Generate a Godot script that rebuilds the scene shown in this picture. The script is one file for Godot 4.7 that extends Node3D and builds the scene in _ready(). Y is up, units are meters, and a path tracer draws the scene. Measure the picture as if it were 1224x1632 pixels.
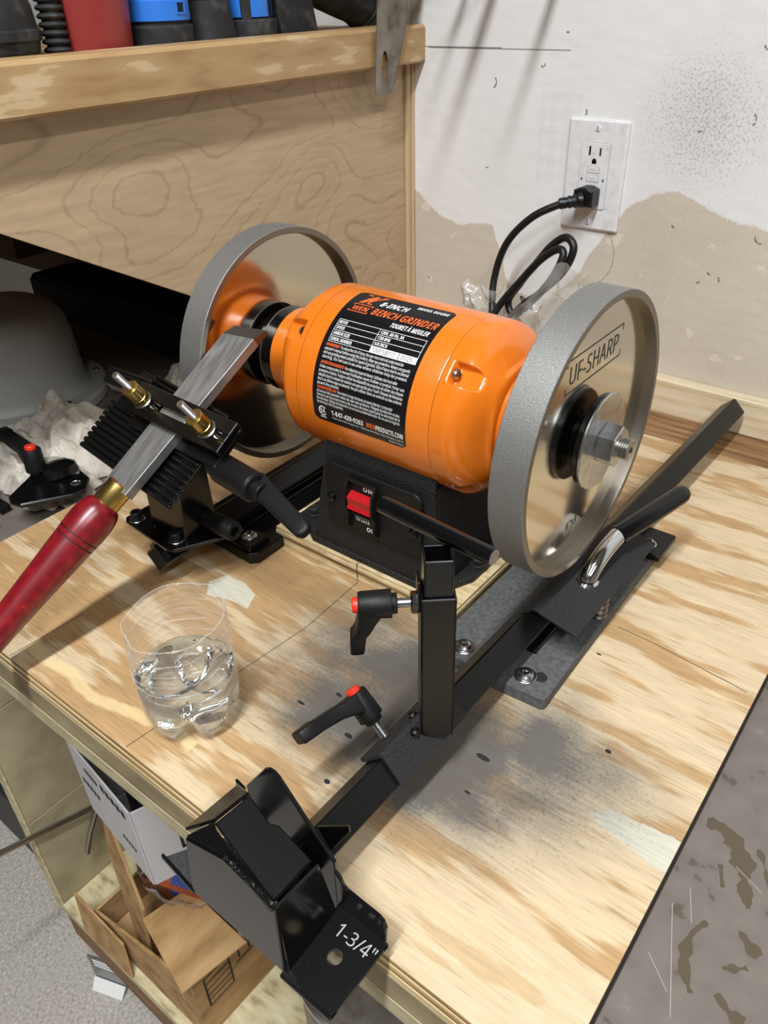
extends Node3D

# ---------------------------------------------------------------- helpers
var M := {}
var used := {}
var rng := RandomNumberGenerator.new()

func v3(a) -> Vector3: return Vector3(a[0], a[1], a[2])
func S() -> SurfaceTool:
	var s := SurfaceTool.new()
	s.begin(Mesh.PRIMITIVE_TRIANGLES)
	return s
func tri(s: SurfaceTool, a: Vector3, b: Vector3, c: Vector3):
	s.add_vertex(a); s.add_vertex(c); s.add_vertex(b)   # given counter-clockwise, stored clockwise
func quad(s: SurfaceTool, a: Vector3, b: Vector3, c: Vector3, d: Vector3):
	tri(s, a, b, c); tri(s, a, c, d)
func flat(s: SurfaceTool): s.set_smooth_group(-1)
func fin(s: SurfaceTool, m, called: String, parent: Node, label := "") -> MeshInstance3D:
	s.generate_normals()
	var o := MeshInstance3D.new()
	o.mesh = s.commit()
	o.material_override = m
	return put(o, called, parent, label)
func put(o: Node3D, called: String, parent: Node, label := "") -> Node3D:
	if parent == self:
		var k := called
		var n := 1
		while used.has(k):
			k = "%s_%03d" % [called, n]; n += 1
		used[k] = true
		o.name = k
	else:
		o.name = called
	parent.add_child(o, true)
	if label: o.set_meta("label", label)
	return o
func thing(called: String, label: String, cat: String, at := Vector3.ZERO, group := "") -> Node3D:
	var o := Node3D.new()
	put(o, called, self, label)
	o.position = at
	o.set_meta("category", cat)
	if group: o.set_meta("group", group)
	return o
func tag(o: Node3D, label: String, cat: String, group := "") -> Node3D:
	o.set_meta("label", label); o.set_meta("category", cat)
	if group: o.set_meta("group", group)
	return o
func structure(o: Node3D, label: String, cat := "structure") -> Node3D:
	o.set_meta("kind", "structure"); o.set_meta("label", label); o.set_meta("category", cat)
	return o

# chamfered box, centred at T
func box(s: SurfaceTool, T: Transform3D, z: Vector3, b := 0.0004):
	flat(s)
	var h := z * 0.5
	b = minf(b, 0.45 * minf(z.x, minf(z.y, z.z)))
	for ax in 3:
		var u := (ax + 1) % 3
		var w := (ax + 2) % 3
		for sg in [-1.0, 1.0]:
			var P := []
			for c in [[-1, -1], [1, -1], [1, 1], [-1, 1]]:
				var p := Vector3.ZERO
				p[ax] = sg * h[ax]; p[u] = c[0] * (h[u] - b); p[w] = c[1] * (h[w] - b)
				P.append(T * p)
			if sg > 0: quad(s, P[0], P[1], P[2], P[3])
			else: quad(s, P[3], P[2], P[1], P[0])
		for su in [-1.0, 1.0]:
			for sw in [-1.0, 1.0]:
				var Q := []
				for e in [[0, -1], [0, 1], [1, 1], [1, -1]]:
					var p := Vector3.ZERO
					p[u] = su * (h[u] if e[0] == 0 else h[u] - b)
					p[w] = sw * (h[w] - b if e[0] == 0 else h[w])
					p[ax] = e[1] * (h[ax] - b)
					Q.append(T * p)
				if su * sw > 0: quad(s, Q[0], Q[3], Q[2], Q[1])
				else: quad(s, Q[0], Q[1], Q[2], Q[3])
	for sx in [-1.0, 1.0]:
		for sy in [-1.0, 1.0]:
			for sz in [-1.0, 1.0]:
				var g := Vector3(sx, sy, sz)
				var A := T * (g * Vector3(h.x, h.y - b, h.z - b))
				var B := T * (g * Vector3(h.x - b, h.y, h.z - b))
				var C := T * (g * Vector3(h.x - b, h.y - b, h.z))
				if sx * sy * sz > 0: tri(s, A, B, C)
				else: tri(s, A, C, B)
func at(p: Vector3) -> Transform3D: return Transform3D(Basis.IDENTITY, p)
func boxc(s: SurfaceTool, c: Vector3, z: Vector3, b := 0.0004): box(s, at(c), z, b)
func boxmm(s: SurfaceTool, a: Vector3, b: Vector3, bev := 0.0004): box(s, at((a + b) * 0.5), (b - a).abs(), bev)

func frame_y(a: Vector3, b: Vector3) -> Transform3D:   # y axis from a to b
	var y := (b - a).normalized()
	var x := (Vector3.RIGHT if absf(y.x) < 0.8 else Vector3.FORWARD)
	x = (x - y * x.dot(y)).normalized()
	return Transform3D(Basis(x, y, x.cross(y)), a)

# surface of revolution round T's y axis; profile of (r, y) from bottom to top on the outside
func lathe(s: SurfaceTool, T: Transform3D, pr: Array, seg := 24, a0 := 0.0, a1 := TAU):
	var g := 1
	for i in pr.size() - 1:
		var p: Vector2 = pr[i]
		var q: Vector2 = pr[i + 1]
		if i > 0:
			var o: Vector2 = pr[i - 1]
			if absf((q - p).angle_to(p - o)) > 0.55: g += 1
		s.set_smooth_group(g)
		for k in seg:
			var t0 := a0 + (a1 - a0) * k / seg
			var t1 := a0 + (a1 - a0) * (k + 1) / seg
			if k == seg - 1 and a1 - a0 > 6.28: t1 = a0
			var A := T * Vector3(p.x * cos(t0), p.y, -p.x * sin(t0))
			var B := T * Vector3(p.x * cos(t1), p.y, -p.x * sin(t1))
			var C := T * Vector3(q.x * cos(t1), q.y, -q.x * sin(t1))
			var D := T * Vector3(q.x * cos(t0), q.y, -q.x * sin(t0))
			if p.x > 1e-7: tri(s, A, B, C) if q.x > 1e-7 else tri(s, A, B, D)
			if q.x > 1e-7: tri(s, A, C, D)
func cyl(s: SurfaceTool, a: Vector3, b: Vector3, r: float, seg := 20, bev := 0.0005, r2 := -1.0):
	var L := (b - a).length()
	if r2 < 0: r2 = r
	bev = minf(bev, 0.4 * minf(r, minf(r2, L)))
	lathe(s, frame_y(a, b), [Vector2(0, 0), Vector2(r - bev, 0), Vector2(r, bev), Vector2(r2, L - bev), Vector2(r2 - bev, L), Vector2(0, L)], seg)
func mm(pts: Array, k := 0.001) -> Array:
	var o := []
	for p in pts: o.append(Vector2(p[0], p[1]) * k)
	return o
func inset(poly: PackedVector2Array, d: float) -> PackedVector2Array:
	var o := PackedVector2Array()
	var n := poly.size()
	for i in n:
		var a := (poly[i] - poly[(i - 1 + n) % n]).normalized()
		var b := (poly[(i + 1) % n] - poly[i]).normalized()
		var na := Vector2(-a.y, a.x)
		var nb := Vector2(-b.y, b.x)
		var m := (na + nb)
		m = m / maxf(0.35, m.dot(na))
		o.append(poly[i] + m * d)
	return o
# polygon in T's xy plane pushed along +z by depth, edges chamfered
func prism(s: SurfaceTool, poly_in, T: Transform3D, depth: float, bev := 0.0):
	var poly := PackedVector2Array(poly_in)
	var ar := 0.0
	for i in poly.size():
		ar += poly[i].cross(poly[(i + 1) % poly.size()])
	if ar < 0: poly.reverse()
	flat(s)
	var n := poly.size()
	var cap := inset(poly, bev) if bev > 0 else poly
	var ids := Geometry2D.triangulate_polygon(cap)
	for i in range(0, ids.size(), 3):
		var a := cap[ids[i]]
		var b := cap[ids[i + 1]]
		var c := cap[ids[i + 2]]
		if (b - a).cross(c - a) < 0:
			var t := b
			b = c; c = t
		tri(s, T * Vector3(a.x, a.y, depth), T * Vector3(b.x, b.y, depth), T * Vector3(c.x, c.y, depth))
		tri(s, T * Vector3(a.x, a.y, 0), T * Vector3(c.x, c.y, 0), T * Vector3(b.x, b.y, 0))
	for i in n:
		var j := (i + 1) % n
		var p := poly[i]
		var q := poly[j]
		quad(s, T * Vector3(p.x, p.y, bev), T * Vector3(q.x, q.y, bev), T * Vector3(q.x, q.y, depth - bev), T * Vector3(p.x, p.y, depth - bev))
		if bev > 0:
			var cp := cap[i]
			var cq := cap[j]
			quad(s, T * Vector3(cp.x, cp.y, 0), T * Vector3(cq.x, cq.y, 0), T * Vector3(q.x, q.y, bev), T * Vector3(p.x, p.y, bev))
			quad(s, T * Vector3(p.x, p.y, depth - bev), T * Vector3(q.x, q.y, depth - bev), T * Vector3(cq.x, cq.y, depth), T * Vector3(cp.x, cp.y, depth))
# flat plate from corner points in space, thickened along its normal (towards -normal if th < 0)
func plate(s: SurfaceTool, pts: Array, th: float, bev := 0.0004):
	var o: Vector3 = pts[0]
	var nrm := Vector3.ZERO
	for i in pts.size():
		nrm += (pts[i] - o).cross(pts[(i + 1) % pts.size()] - o)
	nrm = nrm.normalized()
	var x: Vector3 = (pts[1] - o).normalized()
	x = (x - nrm * x.dot(nrm)).normalized()
	var B := Basis(x, nrm.cross(x), nrm)
	var T := Transform3D(B, o)
	var inv := T.affine_inverse()
	var poly := PackedVector2Array()
	for p in pts:
		var q: Vector3 = inv * p
		poly.append(Vector2(q.x, q.y))
	if th < 0: T.origin += nrm * th
	prism(s, poly, T, absf(th), minf(bev, absf(th) * 0.4))
func rrect(w: float, h: float, r: float, n := 5) -> PackedVector2Array:
	var o := PackedVector2Array()
	for k in 4:
		var c := Vector2((w / 2 - r) * (1 if k in [0, 3] else -1), (h / 2 - r) * (1 if k < 2 else -1))
		for i in n + 1:
			var a := (k + float(i) / n) * PI / 2
			o.append(c + Vector2(cos(a), sin(a)) * r)
	return o
func smooth_path(p: Array, sub := 8) -> Array:
	var o := []
	for i in p.size() - 1:
		var a: Vector3 = p[maxi(i - 1, 0)]
		var b: Vector3 = p[i]
		var c: Vector3 = p[i + 1]
		var d: Vector3 = p[mini(i + 2, p.size() - 1)]
		for k in sub:
			o.append(b.cubic_interpolate(c, a, d, float(k) / sub))
	o.append(p[-1])
	return o
func tube(s: SurfaceTool, p: Array, r, seg := 10):
	s.set_smooth_group(1)
	var n := p.size()
	var rings := []
	var up := Vector3.UP
	for i in n:
		var t: Vector3 = (p[mini(i + 1, n - 1)] - p[maxi(i - 1, 0)]).normalized()
		if i == 0:
			up = Vector3.UP if absf(t.y) < 0.9 else Vector3.RIGHT
		up = (up - t * up.dot(t)).normalized()
		var side := t.cross(up)
		var ring := []
		var rr: float = r[i] if r is Array else r
		for k in seg:
			var a := TAU * k / seg
			ring.append(p[i] + (up * cos(a) + side * sin(a)) * rr)
		rings.append(ring)
	for i in n - 1:
		for k in seg:
			var j := (k + 1) % seg
			quad(s, rings[i][k], rings[i][j], rings[i + 1][j], rings[i + 1][k])
	s.set_smooth_group(2)
	for k in seg:
		var j := (k + 1) % seg
		tri(s, p[0], rings[0][j], rings[0][k])
		tri(s, p[n - 1], rings[n - 1][k], rings[n - 1][j])
# grid of points -> smooth sheet, closed below by thickness along dir
func sheet(s: SurfaceTool, g: Array, closed_u := false):
	s.set_smooth_group(1)
	for i in g.size() - 1:
		var m: int = g[i].size()
		for k in (m if closed_u else m - 1):
			var j := (k + 1) % m
			quad(s, g[i][k], g[i][j], g[i + 1][j], g[i + 1][k])
# lettering: flat glyph faces mapped by f(Vector2) -> Vector3
var fonts := {}
func font(bold: bool) -> Font:
	if not fonts.has(bold):
		var f := SystemFont.new()
		f.font_names = PackedStringArray(["Droid Sans"])
		f.font_weight = 700 if bold else 400
		fonts[bold] = f
	return fonts[bold]
func letters(s: SurfaceTool, t: String, hgt: float, width: float, f: Callable, bold := true, slant := 0.0, align := 0.0):
	var tm := TextMesh.new()
	tm.text = t
	tm.font = font(bold)
	tm.font_size = 32
	tm.pixel_size = 1.0 / 32
	tm.depth = 0.0
	tm.curve_step = 2.0
	var ar := tm.get_mesh_arrays()
	if ar.is_empty() or ar[0] == null: return
	var V: PackedVector3Array = ar[0]
	var I = ar[Mesh.ARRAY_INDEX]
	if V.is_empty(): return
	var lo := Vector2(1e9, 1e9)
	var hi := -lo
	for v in V:
		lo = lo.min(Vector2(v.x, v.y)); hi = hi.max(Vector2(v.x, v.y))
	var cap := 0.74
	var k := hgt / cap
	var kx := k
	if width > 0: kx = width / (hi.x - lo.x)
	var w := kx * (hi.x - lo.x)
	var base := 0.0
	var tl := TextLine.new()
	tl.add_string(t, tm.font, 32)
	# baseline: TextMesh centres the line on y = 0
	base = (tl.get_line_ascent() - tl.get_line_descent()) / 64.0
	flat(s)
	var idx = I if I != null and I.size() else range(V.size())
	for i in range(0, idx.size(), 3):
		var P := []
		for c in 3:
			var v: Vector3 = V[idx[i + c]]
			var y := (v.y + base) * k
			P.append(f.call(Vector2((v.x - lo.x) * kx - align * w + slant * y, y)))
		s.add_vertex(P[0]); s.add_vertex(P[1]); s.add_vertex(P[2])

# ---------------------------------------------------------------- materials
func mat(c: Color, rough := 0.5, metal := 0.0, spec := 0.5) -> StandardMaterial3D:
	var m := StandardMaterial3D.new()
	m.albedo_color = c; m.roughness = rough; m.metallic = metal; m.metallic_specular = spec
	return m
func noise(freq: float, oct := 4, sd := 1, type := FastNoiseLite.TYPE_SIMPLEX_SMOOTH) -> FastNoiseLite:
	var n := FastNoiseLite.new()
	n.seed = sd; n.frequency = freq; n.fractal_octaves = oct; n.noise_type = type
	return n
func ntex(n: FastNoiseLite, stops: Array, size := 512, seamless := true) -> NoiseTexture2D:
	var t := NoiseTexture2D.new()
	t.width = size; t.height = size; t.noise = n; t.seamless = seamless; t.generate_mipmaps = false
	var g := Gradient.new()
	var o := PackedFloat32Array()
	var c := PackedColorArray()
	for st in stops:
		o.append(st[0]); c.append(st[1])
	g.offsets = o; g.colors = c
	t.color_ramp = g
	return t
func tri_tex(m: StandardMaterial3D, t: Texture2D, sc: Vector3, world := true):
	m.albedo_texture = t; m.albedo_color = Color.WHITE
	m.uv1_triplanar = true; m.uv1_world_triplanar = world; m.uv1_scale = sc; m.uv1_triplanar_sharpness = 4.0
func bump(m: StandardMaterial3D, freq: float, strength := 0.3, sd := 5, size := 256):
	var t := NoiseTexture2D.new()
	t.width = size; t.height = size; t.noise = noise(freq, 3, sd); t.seamless = true; t.as_normal_map = true; t.bump_strength = 4.0; t.generate_mipmaps = false
	m.normal_enabled = true; m.normal_texture = t; m.normal_scale = strength
func hexc(h: String) -> Color: return Color(h)

func materials():
	var grit := noise(0.25, 2, 3)
	M.black = mat(hexc("101011"), 0.33, 0.0, 0.42)
	tri_tex(M.black, ntex(noise(0.2, 3, 11), [[0.0, hexc("070708")], [0.66, hexc("0c0c0d")], [0.76, hexc("151515")], [0.84, hexc("2c2b29")], [1.0, hexc("44423e")]]), Vector3.ONE * 9)
	M.gloss = mat(hexc("0a0a0b"), 0.18, 0.0, 0.5)
	M.dusty = mat(hexc("4a4a4b"), 0.85)
	tri_tex(M.dusty, ntex(noise(0.05, 5, 8), [[0.0, hexc("474748")], [0.5, hexc("575757")], [1.0, hexc("6a6966")]]), Vector3.ONE * 7)
	M.halfdust = mat(hexc("2a2a2b"), 0.7)
	tri_tex(M.halfdust, ntex(noise(0.18, 4, 9), [[0.0, hexc("0e0e0f")], [0.5, hexc("19191a")], [0.7, hexc("2d2d2d")], [1.0, hexc("5c5b59")]]), Vector3.ONE * 8)
	M.crackle = mat(hexc("1a1a1b"), 0.6)
	tri_tex(M.crackle, ntex(noise(0.3, 2, 12), [[0.0, hexc("080809")], [0.55, hexc("131314")], [0.75, hexc("262627")], [1.0, hexc("4c4c4c")]]), Vector3.ONE * 10)
	bump(M.crackle, 0.2, 0.6); M.crackle.uv1_triplanar = true
	M.plastic = mat(hexc("111112"), 0.5, 0.0, 0.4)
	bump(M.plastic, 0.3, 0.12); M.plastic.uv1_triplanar = true; M.plastic.uv1_scale = Vector3.ONE * 12
	M.rubber = mat(hexc("1c1c1d"), 0.75)
	tri_tex(M.rubber, ntex(noise(0.02, 5, 21), [[0.0, hexc("161617")], [0.5, hexc("232324")], [0.75, hexc("3b3b3a")], [1.0, hexc("60605c")]]), Vector3.ONE * 4)
	M.orange = mat(hexc("e5781c"), 0.22)
	M.orange.clearcoat_enabled = true; M.orange.clearcoat = 0.5; M.orange.clearcoat_roughness = 0.08
	M.redplastic = mat(hexc("e6331c"), 0.4)
	M.switchred = mat(hexc("b3141d"), 0.32)
	M.steel = mat(hexc("b9b7b2"), 0.3, 1.0)
	M.zinc = mat(hexc("c4c6c8"), 0.26, 1.0)
	tri_tex(M.zinc, ntex(noise(0.03, 4, 31), [[0.0, hexc("b4b6b8")], [0.5, hexc("c9cacb")], [1.0, hexc("dcdcda")]]), Vector3.ONE * 7)
	M.chrome = mat(hexc("d8d8d8"), 0.1, 1.0)
	M.mirror = mat(hexc("cfc9bd"), 0.12, 1.0)
	M.rim = mat(hexc("8d867c"), 0.42, 1.0)
	M.cbn = mat(hexc("8c8983"), 0.55, 0.75)
	tri_tex(M.cbn, ntex(noise(0.33, 2, 41), [[0.0, hexc("7c7a77")], [0.55, hexc("979592")], [0.75, hexc("aaa8a4")], [0.9, hexc("d8d5d0")], [1.0, hexc("ffffff")]], 512), Vector3.ONE * 7)
	bump(M.cbn, 0.45, 0.22, 42, 512)
	M.blade = mat(hexc("a8a7a5"), 0.42, 0.8)
	tri_tex(M.blade, ntex(noise(0.02, 5, 51), [[0.0, hexc("8b898b")], [0.45, hexc("aaa9a8")], [1.0, hexc("c9c8c6")]]), Vector3(14, 3, 3), false)
	M.bevel = mat(hexc("75706f"), 0.3, 1.0)
	M.bladeside = mat(hexc("4a4848"), 0.45, 0.9)
	M.brass = mat(hexc("c4a962"), 0.3, 1.0)
	M.brassdull = mat(hexc("a3863f"), 0.38, 1.0)
	M.handle = mat(hexc("7d0d16"), 0.3)
	tri_tex(M.handle, ntex(noise(0.03, 4, 61), [[0.0, hexc("640a12")], [0.55, hexc("7d0e19")], [0.85, hexc("8e151d")], [1.0, hexc("a83a28")]]), Vector3(6, 6, 6), false)
	M.handle.clearcoat_enabled = true; M.handle.clearcoat = 0.4; M.handle.clearcoat_roughness = 0.3
	M.line = mat(hexc("1d0709"), 0.6)
	M.white = mat(hexc("f2f1ee"), 0.5)
	M.printgrey = mat(hexc("a6a6a4"), 0.6)
	M.labelblack = mat(hexc("121013"), 0.3)
	M.labelorange = mat(hexc("ee6a32"), 0.4)
	M.etch = mat(hexc("3a3633"), 0.5)
	M.slot = mat(hexc("0a0a0a"), 0.8)
	M.outlet = mat(hexc("e2e1e2"), 0.35)
	tri_tex(M.outlet, ntex(noise(0.02, 5, 71), [[0.0, hexc("cfcdcd")], [0.35, hexc("e2e1e2")], [1.0, hexc("ecebec")]]), Vector3.ONE * 6)
	M.cordblack = mat(hexc("101012"), 0.4)
	M.plylight = mat(hexc("d9bd8c"), 0.7)
	tri_tex(M.plylight, ntex(noise(0.015, 5, 81), [[0.0, hexc("b79866")], [0.5, hexc("d8bd8c")], [1.0, hexc("e9d6ac")]]), Vector3(1.2, 10, 3))
	M.plydark = mat(hexc("8f6f47"), 0.75)
	tri_tex(M.plydark, ntex(noise(0.02, 5, 82), [[0.0, hexc("5d452c")], [0.5, hexc("8d6e48")], [1.0, hexc("b39566")]]), Vector3(1.2, 12, 3))
	M.pine = mat(hexc("e2cda4"), 0.65)
	tri_tex(M.pine, ntex(noise(0.012, 5, 83), [[0.0, hexc("c7ad84")], [0.45, hexc("dccaa8")], [1.0, hexc("e8dcc4")]]), Vector3(0.8, 14, 14))
	M.brownwood = mat(hexc("a9825a"), 0.7)
	tri_tex(M.brownwood, ntex(noise(0.012, 5, 84), [[0.0, hexc("5d3f29")], [0.5, hexc("8b6743")], [1.0, hexc("ab8559")]]), Vector3(1.0, 10, 14))
	M.riser = mat(hexc("dcc596"), 0.7)
	tri_tex(M.riser, ntex(noise(0.04, 5, 85), [[0.0, hexc("a08a62")], [0.4, hexc("d2ba8c")], [1.0, hexc("e9d8b0")]]), Vector3(2, 9, 6))
	M.olive = mat(hexc("8d8163"), 0.75)
	tri_tex(M.olive, ntex(noise(0.01, 6, 86), [[0.0, hexc("948a6e")], [0.45, hexc("ada180")], [0.75, hexc("b5aa8a")], [1.0, hexc("c4ba9e")]]), Vector3.ONE * 2.2)
	M.bandwood = mat(hexc("8b7a5c"), 0.75)
	tri_tex(M.bandwood, ntex(noise(0.012, 6, 286), [[0.0, hexc("6b5b44")], [0.45, hexc("8f7e5e")], [0.75, hexc("9a8b6b")], [1.0, hexc("aca184")]]), Vector3(1.5, 4, 4))
	M.apron = mat(hexc("b5a780"), 0.75)
	tri_tex(M.apron, ntex(noise(0.02, 6, 287), [[0.0, hexc("7b5f45")], [0.25, hexc("a89b78")], [0.6, hexc("b9ad8a")], [1.0, hexc("c9c0a2")]]), Vector3(1.5, 5, 5))
	M.paleedge = mat(hexc("d5c9a2"), 0.7)
	tri_tex(M.paleedge, ntex(noise(0.02, 5, 87), [[0.0, hexc("8c7c58")], [0.4, hexc("c9bc92")], [1.0, hexc("e0d7b8")]]), Vector3(2, 6, 6))
	M.greybench = mat(hexc("8f8782"), 0.42)
	tri_tex(M.greybench, ntex(noise(0.012, 6, 88), [[0.0, hexc("54493d")], [0.20, hexc("5c534a")], [0.25, hexc("6e655e")], [0.8, hexc("776e66")], [1.0, hexc("8a827a")]], 1024), Vector3.ONE * 3.0)
	M.concrete = mat(hexc("a59e96"), 0.85)
	tri_tex(M.concrete, ntex(noise(0.06, 6, 89), [[0.0, hexc("948b80")], [0.45, hexc("b6aea4")], [0.75, hexc("c4bdb3")], [1.0, hexc("e3dcd2")]], 1024), Vector3.ONE * 2.5)
	M.plaster = mat(hexc("d5d3cf"), 0.8)
	M.card = mat(hexc("b08a5a"), 0.8)
	tri_tex(M.card, ntex(noise(0.01, 5, 90), [[0.0, hexc("8d6b42")], [0.5, hexc("b28c5c")], [1.0, hexc("c6a275")]]), Vector3(5, 5, 1.5))
	M.whitecard = mat(hexc("c9c6c8"), 0.75)
	M.rag = mat(hexc("b9ada0"), 0.95)
	tri_tex(M.rag, ntex(noise(0.012, 5, 91), [[0.0, hexc("8d8073")], [0.35, hexc("bdb3a6")], [0.7, hexc("d3cabd")], [1.0, hexc("e0d8cc")]]), Vector3.ONE * 5)
	bump(M.rag, 0.35, 0.25, 92); M.rag.rim_enabled = true; M.rag.rim = 0.3
	M.hood = mat(hexc("a3a29e"), 0.5)
	M.bucket = mat(hexc("8e2f2c"), 0.42)
	M.blue = mat(hexc("2f78d8"), 0.4)
	M.sawsteel = mat(hexc("7e766c"), 0.45, 0.85)
	tri_tex(M.sawsteel, ntex(noise(0.015, 5, 93), [[0.0, hexc("5f554b")], [0.4, hexc("8d867d")], [1.0, hexc("a8a29a")]]), Vector3(4, 3, 4))
	M.clear = mat(Color(0.97, 0.985, 1.0, 0.06), 0.03)
	M.clear.transparency = BaseMaterial3D.TRANSPARENCY_ALPHA
	M.edge = mat(Color(1, 1, 1, 0.14), 0.05)
	M.edge.transparency = BaseMaterial3D.TRANSPARENCY_ALPHA
	M.bag = mat(Color(0.97, 0.97, 0.97, 0.22), 0.12)
	M.bag.transparency = BaseMaterial3D.TRANSPARENCY_ALPHA
	M.water = mat(Color(0.98, 1, 1, 0.0), 0.0)
	M.water.refraction_enabled = true; M.water.refraction_scale = 0.033
	M.grime = mat(hexc("232122"), 0.9)
	M.bin = mat(hexc("2b2c2e"), 0.5)
	M.lamp = mat(Color.WHITE, 0.6)
	M.lamp.emission_enabled = true; M.lamp.emission = Color(1.0, 0.96, 0.9); M.lamp.emission_energy_multiplier = 6.0
	M.dimwall = mat(hexc("8d877f"), 0.9)
	M.stain = mat(hexc("574c3c"), 0.35)
	M.darkedge = mat(hexc("2a231a"), 0.8)  # shade of the board's right side put into the colour
	M.scratch = mat(hexc("a39c95"), 0.6)
	M.lampbody = mat(hexc("dddddd"), 0.5)

# ---------------------------------------------------------------- computed pictures of surfaces
func nimg(n: FastNoiseLite, w: int, h: int) -> PackedByteArray:
	var im := n.get_image(w, h, false, false, true)
	im.convert(Image.FORMAT_L8)
	return im.get_data()
func streaks(w: int, h: int, narrow: int, freq: float, sd: int, oct := 4) -> PackedByteArray:   # noise drawn out along x
	var im := noise(freq, oct, sd).get_image(narrow, h, false, false, true)
	im.convert(Image.FORMAT_L8)
	im.resize(w, h, Image.INTERPOLATE_CUBIC)
	return im.get_data()
func sstep(a: float, b: float, x: float) -> float:
	var t := clampf((x - a) / (b - a), 0.0, 1.0)
	return t * t * (3 - 2 * t)
func in_poly(p: Vector2, poly: PackedVector2Array) -> bool: return Geometry2D.is_point_in_polygon(p, poly)

const BX0 := -0.488
const BX1 := 0.1415
const BZ0 := -0.336
const BZ1 := 0.2964
func board_picture() -> ImageTexture:
	var W := 900
	var H := 904
	var big := streaks(W, H, 190, 0.022, 101)          # sapwood and heartwood areas
	var mid := streaks(W, H, 120, 0.05, 102)
	var fine := streaks(W, H, 60, 0.34, 103, 3)
	var blot := nimg(noise(0.012, 5, 104), W, H)
	var speck := nimg(noise(0.22, 3, 105), W, H)
	var d := PackedByteArray()
	d.resize(W * H * 3)
	var patches := [PackedVector2Array([Vector2(0.088, 0.153), Vector2(0.099, 0.140), Vector2(0.1415, 0.137), Vector2(0.1415, 0.161), Vector2(0.117, 0.160)]),
		PackedVector2Array([Vector2(-0.280, 0.138), Vector2(-0.274, 0.123), Vector2(-0.252, 0.122), Vector2(-0.234, 0.126), Vector2(-0.226, 0.143), Vector2(-0.248, 0.146), Vector2(-0.268, 0.151)])]
	var dust := [[-0.075, 0.145, 0.075, 0.050, 0.90], [0.0, 0.19, 0.060, 0.035, 0.75], [0.035, 0.145, 0.060, 0.034, 0.75], [-0.115, 0.10, 0.05, 0.045, 0.5], [-0.05, 0.200, 0.06, 0.026, 0.6], [0.075, 0.115, 0.045, 0.026, 0.42], [-0.055, 0.08, 0.030, 0.045, 0.8], [-0.12, 0.20, 0.05, 0.026, 0.4], [0.035, 0.10, 0.022, 0.035, 0.5]]
	var i := 0
	for y in H:
		var wz: float = BZ0 + (BZ1 - BZ0) * (y + 0.5) / H
		for x in W:
			var wx: float = BX0 + (BX1 - BX0) * (x + 0.5) / W
			var k := y * W + x
			var b := big[k] / 255.0
			var m := mid[k] / 255.0
			var f := fine[k] / 255.0
			var sp := speck[k] / 255.0
			var bl := blot[k] / 255.0
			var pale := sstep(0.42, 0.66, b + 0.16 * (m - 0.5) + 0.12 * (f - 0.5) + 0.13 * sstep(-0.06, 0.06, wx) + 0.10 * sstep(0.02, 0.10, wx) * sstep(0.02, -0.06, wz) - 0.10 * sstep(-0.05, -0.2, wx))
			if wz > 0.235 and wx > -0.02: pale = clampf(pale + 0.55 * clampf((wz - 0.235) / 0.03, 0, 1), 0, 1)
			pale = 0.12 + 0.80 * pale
			# tan heartwood -> cream sapwood
			var r := 0.745 + 0.130 * pale
			var g := 0.590 + 0.195 * pale
			var c := 0.400 + 0.245 * pale
			var a := 1.0 + 0.08 * (m - 0.5) + (0.16 - 0.05 * pale) * (f - 0.5)
			if f < 0.25: a -= 0.12 * (0.25 - f) * 4
			a *= 0.95
			r *= a; g *= a; c *= a
			# white filler
			if wz > 0.11 and wz < 0.165:
				var q := Vector2(wx + 0.004 * (bl - 0.5), wz + 0.006 * (bl - 0.5))
				for p in patches:
					if in_poly(q, p):
						r = 0.86 - 0.1 * (1 - f); g = 0.84 - 0.1 * (1 - f); c = 0.76 - 0.1 * (1 - f)
			var st: float = wz - (0.279 - 0.012 * sstep(-0.25, -0.16, wx) + 0.008 * (bl - 0.5))
			if wx < -0.15 and wx > -0.335 and absf(st) < 0.006:
				var w2: float = clampf((0.006 - absf(st)) / 0.0025, 0, 1) * 0.8
				r = lerpf(r, 0.90, w2); g = lerpf(g, 0.80, w2); c = lerpf(c, 0.60, w2)
			# grey grinding dust
			if wz > 0.0 and wx > -0.24:
				var D := 0.0
				for e in dust:
					var ux: float = (wx - e[0]) / e[2]
					var uz: float = (wz - e[1]) / e[3]
					var rr: float = ux * ux + uz * uz
					if rr < 6.0: D += e[4] * exp(-rr)
				D *= 0.55 + 0.95 * bl
				D = clampf(D * (0.9 + 0.35 * (sp - 0.5) - 0.35 * (f - 0.5)), 0.0, 0.88)
				if D > 0.12 and sp > 0.80: D = clampf(D + 0.22, 0.0, 0.92)
				r = lerpf(r, 0.345, D); g = lerpf(g, 0.335, D); c = lerpf(c, 0.325, D)
			elif sp > 0.86 and bl > 0.5:
				r *= 0.8; g *= 0.78; c *= 0.75
			d[i] = clampi(int(r * 255), 0, 255); d[i + 1] = clampi(int(g * 255), 0, 255); d[i + 2] = clampi(int(c * 255), 0, 255)
			i += 3
	var im := Image.create_from_data(W, H, false, Image.FORMAT_RGB8, d)
	return ImageTexture.create_from_image(im)

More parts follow.
